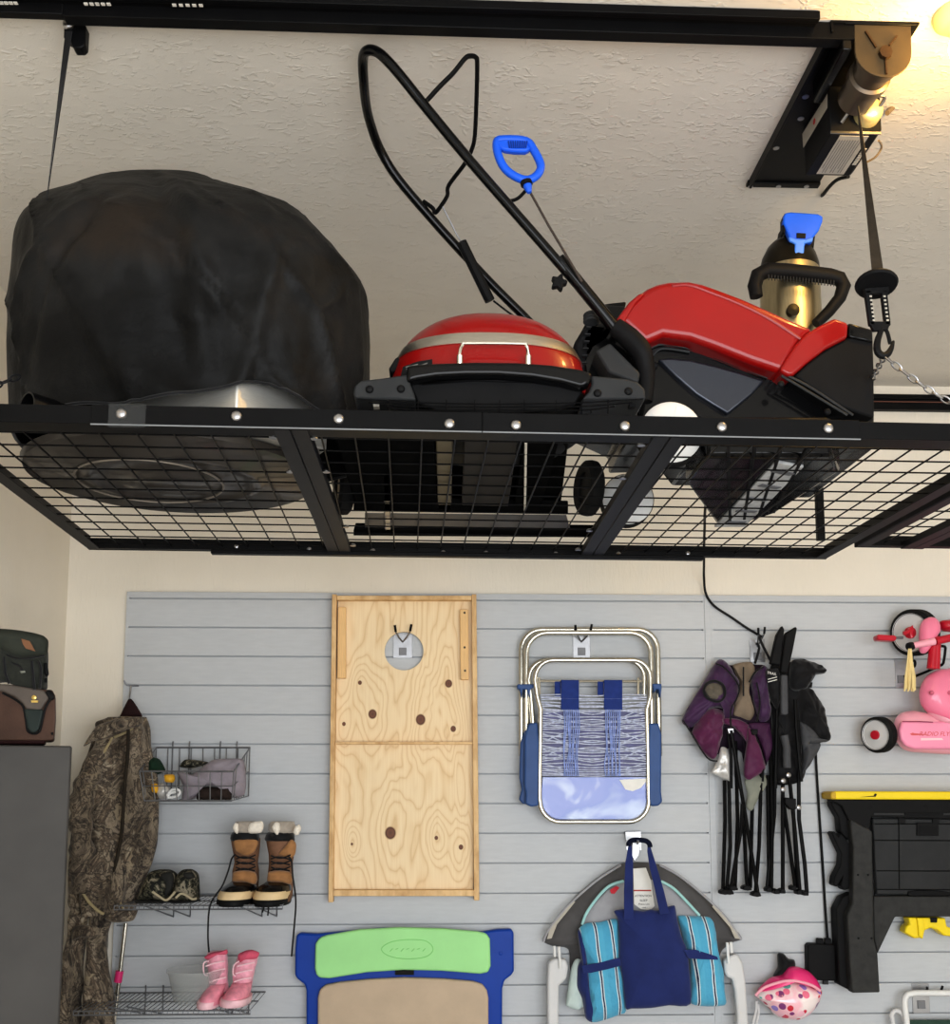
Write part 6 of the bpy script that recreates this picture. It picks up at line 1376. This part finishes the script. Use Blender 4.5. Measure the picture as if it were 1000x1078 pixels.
MB().prism_px(Bg([(234, 628), (288, 628), (286, 644), (238, 644)]), YB_-.0125, .003).build('badge_bar', GOLD, em)
gb = thing('olive_bag', 'dark olive canvas bag with flap and leather diamond patch, stacked on the brown case', 'bag', V((PY(10, 725, YB_).x, YB_+.05, PY(10, 725, YB_).z)))
MB().pillow(Bg([(-140, 120), (60, 190), (300, 220), (350, 250), (345, 450), (342, 540), (300, 556), (230, 552), (120, 520), (40, 490), (-140, 470)]), YB_+.02, .035, 2.2, .008, 24, 2).build('bag_body', OLIVE, gb, ang=80)
MB().pillow(Bg([(-140, 85), (40, 88), (150, 98), (260, 118), (330, 140), (354, 170), (352, 240), (340, 285), (230, 305), (120, 305), (50, 280), (0, 250), (-140, 200)]), YB_+.012, .035, 2., .004, 16, 3).build('bag_flap', mat('olive flap canvas', (52, 55, 48), .8, 0, .15, 20, .3, 320), gb, ang=80)
bp(gb, 'leather_patch', [(160, 160), (225, 178), (245, 212), (268, 258), (230, 245), (195, 235), (172, 200)], YB_-.024, .006, .001, mat('tan leather patch', (122, 84, 58), .6))
bp(gb, 'buckle', [(148, 402), (190, 400), (194, 418), (156, 424)], YB_-.020, .008, .002, mat('grey buckle', (120, 124, 116), .4, .5))
bp(gb, 'side_clip', [(332, 340), (360, 345), (370, 430), (352, 445), (335, 420)], YB_-.002, .03, .004, BLACKP); bp(gb, 'side_clip', [(340, 460), (358, 458), (358, 485), (345, 490)], YB_-.002, .03, .002, BLACKP)
for pts in ([(30, 300), (40, 420), (70, 500)], [(240, 330), (250, 440), (262, 550)], [(290, 330), (310, 400), (300, 540)], [(90, 340), (150, 370), (170, 405)]):
    MB().tube_px(Bg(pts), .004, Y=YB_-.014, sm=4, seg=6).build('webbing', BLACKF, gb)
MB().tube_px(Bg([(52, 282), (120, 308), (230, 308), (338, 288)]), .0025, Y=YB_-.020, sm=4, seg=6).build('flap_edge', BLACKF, gb)
# ================================================================= light and camera
w = bpy.data.worlds.new('world'); S.world = w; w.use_nodes = True
bg_ = w.node_tree.nodes['Background']; bg_.inputs[0].default_value = (.86, .93, 1., 1); bg_.inputs[1].default_value = 1.0
def area(name, loc, rot, sx, sy, power, col):
    l = bpy.data.lights.new(name, 'AREA'); l.shape = 'RECTANGLE'; l.size = sx; l.size_y = sy; l.energy = power; l.color = col
    o = bpy.data.objects.new(name, l); COL.objects.link(o); o.location = loc; o.rotation_euler = rot; return o
# open garage door behind the camera
area('garage_door_daylight', (1.3, -1.9, 1.25), (math.radians(100), 0, 0), 4.6, 2.3, 215, (.96, .98, 1.))
pl = bpy.data.lights.new('bulb_light', 'POINT'); pl.energy = 12; pl.color = (1., .60, .17); pl.shadow_soft_size = .035
po = bpy.data.objects.new('bulb_light', pl); COL.objects.link(po); po.location = (bx.x, bx.y-.0, CEIL-.16)
cam = bpy.data.cameras.new('camera'); co = bpy.data.objects.new('camera', cam); COL.objects.link(co)
co.location = EYEV
co.matrix_world = Matrix(((RT.x, UP.x, -FW.x, 0), (RT.y, UP.y, -FW.y, 0), (RT.z, UP.z, -FW.z, EYE), (0, 0, 0, 1)))
cam.sensor_fit = 'HORIZONTAL'; cam.sensor_width = 36; cam.lens = F/1000*36; cam.clip_start = .05
cam.shift_x = 0.; cam.shift_y = (CY-539)/1000
S.camera = co
S.view_settings.view_transform = 'Standard'; S.view_settings.look = 'None'; S.view_settings.exposure = .08; S.view_settings.gamma = .92

# dark finishes are satin: little mirror reflection of the open door
for m_ in bpy.data.materials:
    b_ = m_.node_tree.nodes.get('Principled BSDF') if m_.use_nodes else None
    if b_ is None or not b_.inputs['Base Color'].is_linked: continue
    nd = b_.inputs['Base Color'].links[0].from_node
    if nd.type != 'VALTORGB': continue
    c_ = nd.color_ramp.elements[len(nd.color_ramp.elements)//2].color
    lum = .3*c_[0]+.6*c_[1]+.1*c_[2]
    if b_.inputs['Metallic'].default_value < .4: b_.inputs['Specular IOR Level'].default_value = .10 if lum < .02 else .18 if lum < .08 else .3
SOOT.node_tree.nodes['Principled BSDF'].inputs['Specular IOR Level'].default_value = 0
